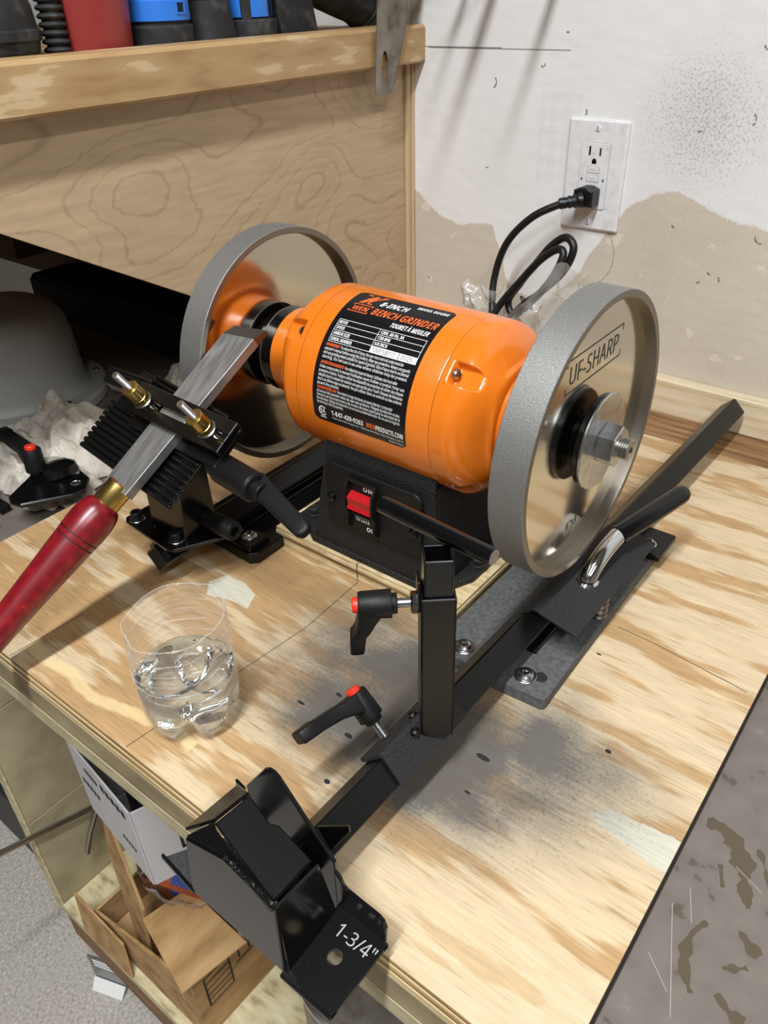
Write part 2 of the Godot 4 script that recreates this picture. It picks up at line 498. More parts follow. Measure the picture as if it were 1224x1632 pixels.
# the drywall: white primer above a torn edge, bare brown paper below. x -0.47..0.53, y 0..0.5
func wall_picture() -> ImageTexture:
	var W := 1000
	var H := 560
	var e1 := nimg(noise(0.02, 5, 201), W, H)
	var e2 := nimg(noise(0.30, 2, 202), W, H)
	var e3 := nimg(noise(0.006, 4, 203), W, H)
	var xs := [-0.47, -0.452, -0.43, -0.421, -0.40, -0.385, -0.372, -0.355, -0.340, -0.333, -0.324, -0.318, -0.30, -0.255, -0.225, -0.19, -0.178, -0.165, -0.143, -0.116, -0.10, -0.0807, -0.05, -0.0185, 0.03, 0.10, 0.3, 0.53]
	var ys := [0.209, 0.203, 0.188, 0.180, 0.175, 0.172, 0.177, 0.180, 0.178, 0.160, 0.142, 0.118, 0.10, 0.10, 0.13, 0.19, 0.207, 0.222, 0.236, 0.2405, 0.237, 0.2276, 0.218, 0.213, 0.20, 0.19, 0.2, 0.2]
	var d := PackedByteArray()
	d.resize(W * H * 3)
	var i := 0
	for y in H:
		var wy := 0.56 - 0.56 * (y + 0.5) / H
		var seg := 0
		for x in W:
			var wx := -0.47 + (x + 0.5) / W
			while seg < xs.size() - 2 and wx > xs[seg + 1]: seg += 1
			var t: float = (wx - xs[seg]) / (xs[seg + 1] - xs[seg])
			var lim: float = lerpf(ys[seg], ys[seg + 1], t)
			var k := y * W + x
			var n1 := e1[k] / 255.0
			var n2 := e2[k] / 255.0
			var n3 := e3[k] / 255.0
			var up := sstep(-0.0012, 0.0012, wy + 0.007 * (n1 - 0.5) + 0.003 * (n2 - 0.5) - lim)
			var r := 0.915 + 0.03 * (n3 - 0.5)
			var g := 0.908 + 0.03 * (n3 - 0.5)
			var b := 0.900 + 0.03 * (n3 - 0.5)
			# black spray speckle right of the outlet
			var sx: float = (wx + 0.105) / 0.055
			var sy: float = (wy - 0.315) / 0.06
			var sc := exp(-sx * sx - sy * sy) + 0.25 * exp(-pow((wx + 0.06) / 0.12, 2) - pow((wy - 0.29) / 0.08, 2))
			if n2 > 0.80 - 0.16 * sc and sc > 0.06:
				var q: float = 0.17 * minf(1.0, sc * 1.3)
				r -= q * 0.8; g -= q * 0.8; b -= q * 0.78
			r -= 0.045 * sc; g -= 0.05 * sc; b -= 0.04 * sc
			# drywall tape mesh
			if wx > -0.285 and wx < -0.235 and wy > 0.235 and wy < 0.33:
				if fposmod(wx, 0.0032) < 0.0006 or fposmod(wy, 0.0032) < 0.0006:
					r -= 0.035; g -= 0.035; b -= 0.04
			# bare brown paper
			var pr := 0.800 + 0.05 * (n3 - 0.5) + 0.05 * (n2 - 0.5)
			var pg := 0.758 + 0.05 * (n3 - 0.5) + 0.05 * (n2 - 0.5)
			var pb := 0.695 + 0.05 * (n3 - 0.5) + 0.05 * (n2 - 0.5)
			if n1 > 0.80 : pr += 0.06; pg += 0.06; pb += 0.06
			if n2 > 0.90: pr -= 0.12; pg -= 0.12; pb -= 0.12
			r = lerpf(pr, r, up); g = lerpf(pg, g, up); b = lerpf(pb, b, up)
			# pencil line and a few scratches
			if absf(wy - 0.3692 + 0.004 * (wx + 0.44)) < 0.0007 and wx < -0.255:
				r *= 0.55; g *= 0.55; b *= 0.55
			d[i] = clampi(int(r * 255), 0, 255); d[i + 1] = clampi(int(g * 255), 0, 255); d[i + 2] = clampi(int(b * 255), 0, 255)
			i += 3
	var wim := Image.create_from_data(W, H, false, Image.FORMAT_RGB8, d)
	for q in SCUFFS:   # nicks and pencil scuffs: x, y, length, angle
		for k in 40:
			var f := k / 39.0 - 0.5
			var x: float = q[0] + f * q[2] * cos(q[3] + f * 0.9)
			var y: float = q[1] + f * q[2] * sin(q[3] + f * 0.9)
			wim.set_pixel(clampi(int((x + 0.47) * W), 0, W - 1), clampi(int((0.56 - y) / 0.56 * H), 0, H - 1), Color(0.40, 0.37, 0.34))
	return ImageTexture.create_from_image(wim)
const SCUFFS := [[-0.3445, 0.335, 0.01, 1.45], [-0.286, 0.353, 0.006, 0.4], [-0.0535, 0.316, 0.006, 1.9], [-0.0545, 0.31, 0.002, 0.5], [-0.058, 0.373, 0.006, -0.7], [-0.0685, 0.163, 0.004, -0.8], [-0.056, 0.159, 0.005, 1.9], [-0.0775, 0.152, 0.004, 0.6], [-0.0278, 0.203, 0.01, -0.7], [-0.352, 0.244, 0.003, 0], [-0.437, 0.096, 0.003, 0.5], [-0.2295, 0.311, 0.005, 1.5], [-0.2606, 0.3845, 0.003, 0], [-0.1155, 0.2058, 0.004, -0.6], [-0.105, 0.3, 0.003, 0.2], [-0.1772, 0.16, 0.07, 1.5]]

# birch ply face with rotary-cut rings. z -0.42..0.2 , y 0.15..0.37
func panel_picture() -> ImageTexture:
	var W := 720
	var H := 300
	var n := noise(0.0022, 2, 311)
	n.domain_warp_enabled = true
	n.domain_warp_amplitude = 30.0
	n.domain_warp_frequency = 0.006
	var im := n.get_image(W, H * 2, false, false, true)
	im.convert(Image.FORMAT_L8)
	im.resize(W, H, Image.INTERPOLATE_CUBIC)
	var a := im.get_data()
	var st := streaks(W, H, 90, 0.08, 302)
	var d := PackedByteArray()
	d.resize(W * H * 3)
	var i := 0
	for k in W * H:
		var v := a[k] / 255.0
		var s := st[k] / 255.0
		var ph := fposmod(v * 8.0, 1.0)
		var line := exp(-pow((ph - 0.5) / 0.05, 2)) * 0.45 + 0.18 * sstep(0.5, 0.95, ph) * (1.0 if ph > 0.5 else 0.0) * 0.3
		var r := 0.755 + 0.07 * (s - 0.5) - 0.17 * line
		var g := 0.652 + 0.07 * (s - 0.5) - 0.17 * line
		var b := 0.522 + 0.06 * (s - 0.5) - 0.15 * line
		d[i] = int(r * 255); d[i + 1] = int(g * 255); d[i + 2] = int(b * 255)
		i += 3
	return ImageTexture.create_from_image(Image.create_from_data(W, H, false, Image.FORMAT_RGB8, d))

func uvquad(s: SurfaceTool, P: Array, U: Array):
	flat(s)
	for k in [[0, 2, 1], [0, 3, 2]]:
		for j in k:
			s.set_uv(U[j]); s.add_vertex(P[j])

# ---------------------------------------------------------------- camera, light, air
func camera_and_light():
	var cam := Camera3D.new()
	cam.name = "Camera"
	add_child(cam)
	cam.transform = Transform3D(Basis(Vector3(0.78727, -0.02662, -0.61604), Vector3(-0.32754, 0.82841, -0.45438), Vector3(0.52242, 0.55949, 0.64346)), Vector3(0.1809, 0.43148, 0.45835)).orthonormalized()
	cam.fov = rad_to_deg(2.0 * atan(816.0 / 1244.67))
	cam.near = 0.02
	cam.far = 30.0
	cam.current = true
	var we := WorldEnvironment.new()
	we.name = "WorldEnvironment"
	var e := Environment.new()
	e.background_mode = Environment.BG_COLOR
	e.background_color = Color(0.02, 0.02, 0.02)
	e.tonemap_mode = Environment.TONE_MAPPER_LINEAR
	e.tonemap_exposure = 1.0
	e.sdfgi_enabled = true; e.ssao_enabled = true; e.ssil_enabled = true
	we.environment = e
	add_child(we)
	# a long shop light under the ceiling, and an added fill light to its right
	shop_light(Vector3(0.12, 1.60, 0.95), Vector2(0.09, 1.0), 1.0, "long white shop light on the ceiling above the bench front")
	shop_light(Vector3(1.05, 1.60, 1.05), Vector2(0.09, 1.0), 0.50, "added fill light on the ceiling farther right, brightening that side")

func shop_light(c: Vector3, z: Vector2, e: float, label: String):
	var t := thing("ceiling_light", label, "light", c, "shop lights under the ceiling")
	var s := S()
	boxc(s, Vector3(0, 0.03, 0), Vector3(z.x + 0.06, 0.05, z.y + 0.06), 0.006)
	fin(s, M.lampbody, "lamp_housing", t)
	s = S()
	boxc(s, Vector3(0, 0.0, 0), Vector3(z.x, 0.012, z.y), 0.003)
	fin(s, M.lamp, "lamp_diffuser", t)
	var l := AreaLight3D.new()
	l.name = "area_light"
	l.area_size = z
	l.light_color = Color(0.965, 0.985, 1.0)
	l.light_energy = LIGHT * e
	l.shadow_enabled = true
	t.add_child(l)
	l.rotation = Vector3(-PI / 2, 0, 0)
	l.position = Vector3(0, -0.012, 0)
const LIGHT := 4.15

# ---------------------------------------------------------------- room and bench
const WZ := -0.4174
func setting():
	# back wall
	var w := Node3D.new()
	put(w, "wall_back", self)
	structure(w, "painted drywall behind the bench with a torn brown paper band below", "wall")
	var s := S()
	boxmm(s, Vector3(-2.6, -0.76, WZ - 0.1), Vector3(2.6, 1.66, WZ - 0.0005), 0)
	fin(s, M.plaster, "wall_core", w)
	s = S()
	uvquad(s, [Vector3(-0.47, 0.56, WZ), Vector3(0.53, 0.56, WZ), Vector3(0.53, 0.0, WZ), Vector3(-0.47, 0.0, WZ)], [Vector2(0, 0), Vector2(1, 0), Vector2(1, 1), Vector2(0, 1)])
	var wm := mat(Color.WHITE, 0.85)
	wm.albedo_texture = wall_picture()
	bump(wm, 0.12, 0.05, 205)
	fin(s, wm, "drywall_face", w)
	for d in [["wall_left", Vector3(-2.7, -0.76, -0.5), Vector3(-2.6, 1.66, 2.8)], ["wall_right", Vector3(2.6, -0.76, -0.5), Vector3(2.7, 1.66, 2.8)], ["wall_front", Vector3(-2.7, -0.76, 2.7), Vector3(2.7, 1.66, 2.8)]]:
		s = S()
		boxmm(s, d[1], d[2], 0)
		structure(fin(s, M.dimwall, d[0], self), "plain plaster " + d[0].replace("_", " ") + " of the workshop", "wall")
	s = S()
	boxmm(s, Vector3(-2.7, 1.65, -0.55), Vector3(2.7, 1.75, 2.8), 0)
	structure(fin(s, M.dimwall, "ceiling", self), "white workshop ceiling over the bench", "ceiling")
	s = S()
	boxmm(s, Vector3(-2.7, -0.86, -0.55), Vector3(2.7, -0.76, 2.8), 0)
	structure(fin(s, M.concrete, "floor", self), "speckled bare concrete floor below the bench", "floor")

func ply_board(called, label, cat, x0, x1, z0, z1, y0, y1, n, mats, top_tex = null) -> Node3D:
	var t := thing(called, label, cat)
	var h: float = (y1 - y0) / n
	for i in n:
		var s := S()
		var e: float = 0.0004 * ((i * 7) % 3)
		boxmm(s, Vector3(x0 + e, y0 + h * i, z0 + e), Vector3(x1 - e, y0 + h * (i + 1) - (0.00015 if i < n - 1 else 0.0), z1 - e), 0.0003)
		fin(s, mats[i % mats.size()], "ply", t)
	if top_tex:
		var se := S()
		boxmm(se, Vector3(x1 - 0.0002, y0, z0), Vector3(x1 + 0.0006, y1 - 0.0003, z1 - 0.0004), 0.0002)  # dark strip stands in for the shade on this side face
		fin(se, M.darkedge, "shaded_edge", t, "right edge with its shade put into the colour")
		var s := S()
		uvquad(s, [Vector3(x0, y1 + 0.0001, z0), Vector3(x1, y1 + 0.0001, z0), Vector3(x1, y1 + 0.0001, z1), Vector3(x0, y1 + 0.0001, z1)], [Vector2(0, 0), Vector2(1, 0), Vector2(1, 1), Vector2(0, 1)])
		fin(s, top_tex, "face_veneer", t)
	return t

func bench():
	var bm := mat(Color.WHITE, 0.5)
	bm.albedo_texture = board_picture()
	var nt := ntex(noise(0.05, 4, 110), [[0.0, Color(0.62, 0.62, 0.62)], [0.5, Color(1, 1, 1)], [1.0, Color(1, 1, 1)]], 256)
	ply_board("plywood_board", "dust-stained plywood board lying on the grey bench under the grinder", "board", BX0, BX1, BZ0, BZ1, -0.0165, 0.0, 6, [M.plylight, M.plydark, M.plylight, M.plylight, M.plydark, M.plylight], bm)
	# pencil marks on the board
	var s := S()
	var marks := [["pencil line running from the riser block past the bottle to the front edge", [[-0.173, 0.061], [-0.170, 0.131], [-0.177, 0.196], [-0.188, 0.295]]], ["short pencil line beside the red chisel handle at the board corner", [[-0.337, 0.295], [-0.333, 0.23]]], ["thin dark check line in the plywood right of the rail mount", [[0.032, -0.018], [0.061, -0.017], [0.096, -0.013], [0.135, -0.008]]]]
	for mk in marks:
		s = S()
		var g: Array = mk[1]
		for i in g.size() - 1:
			var a := Vector3(g[i][0], 0.00018, g[i][1])
			var b := Vector3(g[i + 1][0], 0.00018, g[i + 1][1])
			var n := (b - a).cross(Vector3.UP).normalized() * 0.00030
			flat(s)
			quad(s, a - n, a + n, b + n, b - n)
		tag(fin(s, M.grime, "pencil_mark", self), mk[0], "mark")
	# worn plank along the wall, pine strip on it
	s = S()
	boxmm(s, Vector3(-0.60, -0.0165, -0.3995), Vector3(0.60, 0.0, BZ0 - 0.001), 0.001)
	tag(fin(s, M.brownwood, "plank", self), "worn brown plank behind the plywood board at the wall", "plank")
	s = S()
	boxmm(s, Vector3(-0.455, -0.0165, WZ + 0.0003), Vector3(0.60, 0.040, -0.4), 0.0012)
	tag(fin(s, M.pine, "pine_strip", self), "pale pine strip along the foot of the drywall", "strip")
	# bench top: grey slab with a two-layer front edge
	var b := thing("workbench", "grey-topped wooden workbench with olive painted end panel", "workbench")
	s = S()
	boxmm(s, Vector3(-1.1, -0.040, WZ + 0.0005), Vector3(0.62, -0.0172, BZ1), 0.001)
	fin(s, M.greybench, "bench_top", b)
	var stains := [[[0.1475, 0.100, 0.004], [0.158, 0.099, 0.005], [0.168, 0.106, 0.006], [0.176, 0.118, 0.007], [0.180, 0.130, 0.006], [0.186, 0.142, 0.004]], [[0.1795, 0.100, 0.002], [0.1860, 0.110, 0.0025], [0.1925, 0.123, 0.002]], [[0.1640, 0.124, 0.0015], [0.1665, 0.130, 0.0022], [0.1700, 0.138, 0.0015]], [[0.1700, 0.164, 0.0012], [0.1655, 0.175, 0.0032], [0.1660, 0.188, 0.0036], [0.1700, 0.199, 0.003], [0.1760, 0.207, 0.002]], [[0.1860, 0.158, 0.002], [0.1930, 0.163, 0.005], [0.1990, 0.166, 0.003]], [[0.1850, 0.184, 0.002], [0.1910, 0.180, 0.0035], [0.1960, 0.176, 0.002]], [[0.1870, 0.199, 0.003], [0.1950, 0.204, 0.005], [0.2030, 0.205, 0.004]], [[0.176, 0.040, 0.002], [0.184, 0.044, 0.005], [0.190, 0.052, 0.004]]]
	for st in stains:
		s = S()
		var pts := []
		for q in st: pts.append(Vector3(q[0], -0.01712, q[1]))
		var sm := smooth_path(pts, 8)
		var wobble := noise(90.0, 2, 131)
		flat(s)
		for i in sm.size() - 1:
			var wa: float = lerpf(st[mini(i / 8, st.size() - 1)][2], st[mini(i / 8 + 1, st.size() - 1)][2], (i % 8) / 8.0)
			var wb: float = lerpf(st[mini((i + 1) / 8, st.size() - 1)][2], st[mini((i + 1) / 8 + 1, st.size() - 1)][2], ((i + 1) % 8) / 8.0)
			var da: Vector3 = (sm[mini(i + 1, sm.size() - 1)] - sm[maxi(i - 1, 0)]).normalized().cross(Vector3.UP)
			var db: Vector3 = (sm[mini(i + 2, sm.size() - 1)] - sm[i]).normalized().cross(Vector3.UP)
			wa *= 0.75 + 0.9 * wobble.get_noise_3dv(sm[i]); wb *= 0.75 + 0.9 * wobble.get_noise_3dv(sm[i + 1])
			quad(s, sm[i] - da * wa, sm[i] + da * wa, sm[i + 1] + db * wb, sm[i + 1] - db * wb)
		fin(s, M.stain, "dried_stain", b)
	for q in [[0.150, 0.165, 0.172, 0.225], [0.155, 0.150, 0.163, 0.170], [0.172, 0.120, 0.190, 0.128], [0.150, 0.200, 0.166, 0.214], [0.186, 0.060, 0.196, 0.090]]:
		s = S()
		var qa := Vector3(q[0], -0.01710, q[1])
		var qb := Vector3(q[2], -0.01710, q[3])
		var qn := (qb - qa).cross(Vector3.UP).normalized() * 0.00022
		flat(s)
		quad(s, qa - qn, qa + qn, qb + qn, qb - qn)
		fin(s, M.scratch, "scratch", b)
	s = S()
	boxmm(s, Vector3(-1.1, -0.0405, BZ1 - 0.001), Vector3(0.62, -0.0174, BZ1 + 0.001), 0.0004)
	fin(s, M.bandwood, "edge_band", b)
	s = S()
	boxmm(s, Vector3(-1.1, -0.0425, BZ1 - 0.03), Vector3(0.62, -0.0402, BZ1 + 0.0006), 0.0003)
	fin(s, M.plydark, "glue_line", b)
	s = S()
	boxmm(s, Vector3(-1.1, -0.060, BZ1 - 0.02), Vector3(0.62, -0.0427, BZ1 + 0.001), 0.0008)
	fin(s, M.apron, "apron", b)
	s = S()
	boxmm(s, Vector3(-1.1, -0.060, WZ + 0.0005), Vector3(0.62, -0.042, BZ1 - 0.03), 0.001)
	fin(s, M.plydark, "under_board", b)
	for k in 3:
		s = S()
		boxmm(s, Vector3(-0.566, -0.235 - 0.19 * k + 0.001, -0.35), Vector3(-0.548, -0.062 - 0.19 * k + (0.017 if k else 0.0), 0.283), 0.0008)
		fin(s, M.olive, "end_plank", b)
	s = S()
	boxmm(s, Vector3(-0.5665, -0.615, 0.2832), Vector3(-0.5475, -0.0605, 0.2862), 0.0006)
	fin(s, M.paleedge, "end_edge", b)
	s = S()
	boxmm(s, Vector3(-0.5475, -0.618, -0.35), Vector3(0.60, -0.60, 0.2862), 0.0008)
	fin(s, M.paleedge, "lower_shelf", b)
	s = S()
	boxmm(s, Vector3(-0.5475, -0.675, 0.262), Vector3(0.60, -0.6185, 0.2855), 0.0012)
	fin(s, M.brownwood, "lower_rail", b)
	s = S()
	boxmm(s, Vector3(0.58, -0.76, 0.24), Vector3(0.62, -0.0605, 0.286), 0.002)
	fin(s, M.brownwood, "leg", b)
	s = S()
	boxmm(s, Vector3(-0.5665, -0.62, -0.40), Vector3(0.60, -0.0605, -0.38), 0.002)
	fin(s, M.olive, "back_panel", b)
	var c := thing("plate_caster", "small steel floor clip standing beside the bench leg on concrete", "caster", Vector3(-0.495, -0.76, 0.283))
	c.rotation.y = 0.35
	s = S()
	boxmm(s, Vector3(-0.026, 0.012, -0.002), Vector3(0.026, 0.070, 0.001), 0.001)
	fin(s, mat(hexc("8e9092"), 0.35, 0.7), "bracket_plate", c)
	s = S()
	plate(s, [Vector3(-0.026, 0.014, 0.001), Vector3(-0.025, 0.0, 0.014), Vector3(0.025, 0.0, 0.014), Vector3(0.026, 0.014, 0.001)], 0.003, 0.0008)
	fin(s, M.white, "turned_lip", c)
	for k in 3:
		s = S()
		boxmm(s, Vector3(-0.018, 0.048 + 0.007 * k, 0.0008), Vector3(0.018, 0.0505 + 0.007 * k, 0.0016), 0.0003)
		fin(s, M.white, "slot_rib", c)
	c.position.y = -0.76

	# riser under the grinder
	var r := thing("riser_block", "short plywood riser block under the black grinder base", "block")
	for k in 5:
		s = S()
		var e: float = 0.0003 * ((k * 5) % 3)
		boxmm(s, Vector3(-0.2725 + e, 0.0003 + 0.0036 * k, -0.09), Vector3(-0.0725 - e, 0.0003 + 0.0036 * (k + 1), 0.0605 - e), 0.0003)
		fin(s, [M.riser, M.riser, M.plydark, M.riser, M.riser][k], "ply", r)
	s = S()
	boxmm(s, Vector3(-0.1745, 0.0005, 0.0600), Vector3(-0.1741, 0.0184, 0.0608), 0)
	boxmm(s, Vector3(-0.1745, 0.0182, 0.04), Vector3(-0.1741, 0.0185, 0.0605), 0)
	fin(s, M.grime, "pencil_line", r)

# ---------------------------------------------------------------- grinder
const AX := Vector3(0, 0.168, 0)
func on_body(x: float, deg: float, r: float) -> Vector3:
	var a := deg_to_rad(deg)
	return Vector3(x, AX.y + r * cos(a), r * sin(a))
func frame_x(x: float) -> Transform3D:   # lathe frame: y axis along +x
	return Transform3D(Basis(Vector3(0, 1, 0), Vector3(1, 0, 0), Vector3(0, 0, -1)), Vector3(x, AX.y, 0))
func bell(s: SurfaceTool, seam: float, dir: float):
	s.set_smooth_group(1)
	var prof := [[0.0, 66.3], [1.2, 66.3], [3, 66.25], [5, 66.2], [5.6, 66.2], [6.2, 66.2], [6.8, 66.2], [8, 66.15], [10, 66.1], [12, 66], [14, 65.8], [16, 65.4], [18, 64.8], [20, 64.0], [22, 62.9], [24, 61.4], [26, 59.4], [28, 56.8], [30, 54.0], [32, 51.2], [34, 48.8], [35.5, 47.0], [36.6, 44.5], [37, 42], [37.0, 38]]
	var N := 720
	var rows := []
	for p in prof:
		var sd: float = p[0]
		var ring := []
		for k in N:
			var th := 360.0 * k / N
			var r: float = p[1]
			var ph := fposmod(th - 46.0 + 45.0, 90.0) - 45.0
			var m := pow(0.5 - 0.5 * cos(deg_to_rad(4.0 * ph)), 0.8)
			var dep := sstep(11, 30, sd) * m * 7.5 * (1.0 - sstep(34, 37, sd))
			r -= dep
			var dx := absf(deg_to_rad(ph)) * 62.0
			var d := dx if sd < 21.0 else sqrt(dx * dx + (sd - 21.0) * (sd - 21.0))
			var pin := sstep(8.2, 6.6, d) * sstep(5.4, 6.5, sd)
			if pin > 0 and sd < 33:
				r = lerpf(r, minf(r, 57.5), pin)
			ring.append(on_body(seam + dir * sd * 0.001, th, r * 0.001))
		rows.append(ring)
	for i in rows.size() - 1:
		for k in N:
			var j := (k + 1) % N
			if dir > 0: quad(s, rows[i][k], rows[i + 1][k], rows[i + 1][j], rows[i][j])
			else: quad(s, rows[i][k], rows[i][j], rows[i + 1][j], rows[i + 1][k])

func pan_screw(parent: Node, c: Vector3, dir: Vector3, r: float, m, label := ""):
	var T := frame_y(c, c + dir)
	var s := S()
	lathe(s, T, [Vector2(r, 0), Vector2(r, r * 0.35), Vector2(r * 0.9, r * 0.62), Vector2(r * 0.6, r * 0.85), Vector2(0, r * 0.95)], 20)
	var o := fin(s, m, "screw", parent, label)
	s = S()
	box(s, T * at(Vector3(0, r * 0.87, 0)), Vector3(r * 1.1, r * 0.2, r * 0.2), 0)
	box(s, T * at(Vector3(0, r * 0.87, 0)), Vector3(r * 0.2, r * 0.2, r * 1.1), 0)
	fin(s, M.slot, "cross_slot", o)

func grinder():
	var t := thing("bench_grinder", "orange two-wheel bench grinder on a black base", "grinder")
	var s := S()
	lathe(s, frame_x(0), [Vector2(0.0663, -0.221), Vector2(0.0664, -0.22), Vector2(0.0664, -0.097), Vector2(0.0660, -0.0962)], 128)
	fin(s, M.orange, "motor_housing", t)
	for d in [[-0.0957, 1.0], [-0.2213, -1.0]]:
		s = S()
		bell(s, d[0], d[1])
		var o := fin(s, M.orange, "end_bell", t)
		s = S()
		var c0: float = d[0] + d[1] * 0.0365
		var c1: float = d[0] + d[1] * 0.0585
		if d[1] > 0: lathe(s, frame_x(0), [Vector2(0.0385, c0), Vector2(0.0378, c1 - 0.001), Vector2(0.0370, c1), Vector2(0, c1)], 64)
		else: lathe(s, frame_x(0), [Vector2(0, c1), Vector2(0.0370, c1), Vector2(0.0378, c1 + 0.001), Vector2(0.0385, c0)], 64)
		fin(s, M.orange, "bearing_collar", o)
		for k in 4:
			var th := 46.0 + 90.0 * k
			var c := on_body(d[0] + d[1] * 0.0068, th, 0.0618)
			pan_screw(t, c, Vector3(d[1], 0, 0), 0.0040, M.steel, "steel screw in its recess")
	# wheels
	for d in [[-0.0130, 1.0, "wheel with the etched face"], [-0.3043, -1.0, "wheel behind the clamped chisel"]]:
		s = S()
		var x: float = d[0]
		var h := 0.01245
		lathe(s, frame_x(x), [Vector2(0.1012, -h), Vector2(0.1016, -h + 0.0004), Vector2(0.1016, h - 0.0004), Vector2(0.1012, h)], 160)
		var wheel := fin(s, M.cbn, "grinding_wheel", t, "grey gritty " + d[2])
		s = S()
		lathe(s, frame_x(x), [Vector2(0.0955, 0.004), Vector2(0.0962, h - 0.0004), Vector2(0.0966, h), Vector2(0.1012, h)].map(func(q): return q), 160)
		lathe(s, frame_x(x), [Vector2(0.1012, -h), Vector2(0.0966, -h), Vector2(0.0962, -h + 0.0004), Vector2(0.0955, -0.004)], 160)
		fin(s, M.rim, "wheel_rim", wheel)
		s = S()
		lathe(s, frame_x(x), [Vector2(0, -0.004), Vector2(0.0957, -0.004), Vector2(0.0957, 0.004), Vector2(0, 0.004)], 128)
		fin(s, M.mirror, "wheel_disc", wheel, "polished steel disc")
		# hub and flange
		var sg: float = d[1]
		s = S()
		cyl(s, Vector3(x + 0.004 * sg, AX.y, 0), Vector3(x + 0.0096 * sg, AX.y, 0), 0.0165, 40)
		fin(s, M.gloss, "hub", wheel)
		s = S()
		cyl(s, Vector3(x + 0.0095 * sg, AX.y, 0), Vector3(x + 0.0143 * sg, AX.y, 0), 0.0330, 64, 0.0008)
		fin(s, M.gloss, "outer_flange", wheel)
		s = S()
		var f0: float = x + 0.0145 * sg
		cyl(s, Vector3(f0, AX.y, 0), Vector3(f0 + 0.0022 * sg, AX.y, 0), 0.0345, 64, 0.0005)
		fin(s, M.zinc, "washer", t, "large zinc washer")
		s = S()
		hexnut(s, Vector3(f0 + 0.0022 * sg, AX.y, 0), Vector3(sg, 0, 0), 0.0148, 0.0125)
		fin(s, M.zinc, "nut", t)
		s = S()
		var e0: float = f0 + 0.0140 * sg
		threads(s, Vector3(e0, AX.y, 0), Vector3(f0 + 0.0225 * sg, AX.y, 0), 0.0079, 0.0017)
		var sh := fin(s, M.steel, "shaft_thread", t)
		s = S()
		cyl(s, Vector3(f0 + 0.0221 * sg, AX.y, 0), Vector3(f0 + 0.0228 * sg, AX.y, 0), 0.0021, 16, 0)
		fin(s, M.slot, "centre_hole", sh)
		# black ring and inner flange between collar and wheel
		s = S()
		var q0: float = x - 0.0125 * sg
		var q1: float = (-0.0372 if sg > 0 else -0.2798)
		var lo := minf(x - 0.004 * sg, q1)
		var hi := maxf(x - 0.004 * sg, q1)
		if sg > 0: lathe(s, frame_x(0), [Vector2(0.034, lo), Vector2(0.0365, lo + 0.001), Vector2(0.0365, q0), Vector2(0.030, q0), Vector2(0.030, hi)], 64)
		else: lathe(s, frame_x(0), [Vector2(0.030, lo), Vector2(0.030, q0), Vector2(0.0365, q0), Vector2(0.0365, hi - 0.001), Vector2(0.034, hi)], 64)
		fin(s, M.gloss, "inner_flange", t)
		s = S()
		lathe(s, frame_x(0), [Vector2(0.0365, q0 - 0.0006), Vector2(0.0369, q0 - 0.0003), Vector2(0.0369, q0 + 0.0003), Vector2(0.0365, q0 + 0.0006)], 64)
		fin(s, M.rim, "worn_edge", t)
	# etched lettering on the right wheel disc
	var dx := -0.00885
	var fr := func(p: Vector2) -> Vector3: return Vector3(dx, AX.y + p.y, -p.x)
	s = S()
	letters(s, "UF-SHARP", 0.0125, 0.0710, func(p): return fr.call(Vector2(p.x - 0.0370, p.y + 0.052)), false)
	for b in [[-0.0415, 0.0695, 0.0395, 0.0695], [-0.0415, 0.0470, 0.0395, 0.0470], [-0.0415, 0.0695, -0.0415, 0.0652], [0.0395, 0.0695, 0.0395, 0.0652], [-0.0415, 0.0470, -0.0415, 0.0513], [0.0395, 0.0470, 0.0395, 0.0513]]:
		var a := Vector2(b[0], b[1])
		var c := Vector2(b[2], b[3])
		var n := (c - a).orthogonal().normalized() * 0.00045
		quad(s, fr.call(a - n), fr.call(c - n), fr.call(c + n), fr.call(a + n))
	letters(s, "8\"x1\"", 0.0065, 0.022, func(p): return fr.call(Vector2(p.x - 0.0150, p.y - 0.072)), false)
	fin(s, M.etch, "etched_lettering", t)
	grinder_base(t)
	motor_label(t)

func hexnut(s: SurfaceTool, a: Vector3, dir: Vector3, r: float, h: float, turn := 0.35):
	var T := frame_y(a, a + dir)
	var pts := PackedVector2Array()
	for k in 6: pts.append(Vector2(cos(turn + TAU * k / 6), sin(turn + TAU * k / 6)) * r)
	var R := Transform3D(Basis(T.basis.x, T.basis.z * -1.0, T.basis.y), a)
	prism(s, pts, R, h, 0.0009)
func threads(s: SurfaceTool, a: Vector3, b: Vector3, r: float, pitch: float, seg := 20):
	var L := (b - a).length()
	var pr := [Vector2(0, 0), Vector2(r * 0.86, 0)]
	var y := 0.0
	while y + pitch <= L:
		pr.append(Vector2(r * 0.86, y + pitch * 0.1)); pr.append(Vector2(r, y + pitch * 0.45)); pr.append(Vector2(r, y + pitch * 0.6)); pr.append(Vector2(r * 0.86, y + pitch * 0.95))
		y += pitch
	pr.append(Vector2(r * 0.8, L)); pr.append(Vector2(0, L))
	lathe(s, frame_y(a, b), pr, seg)

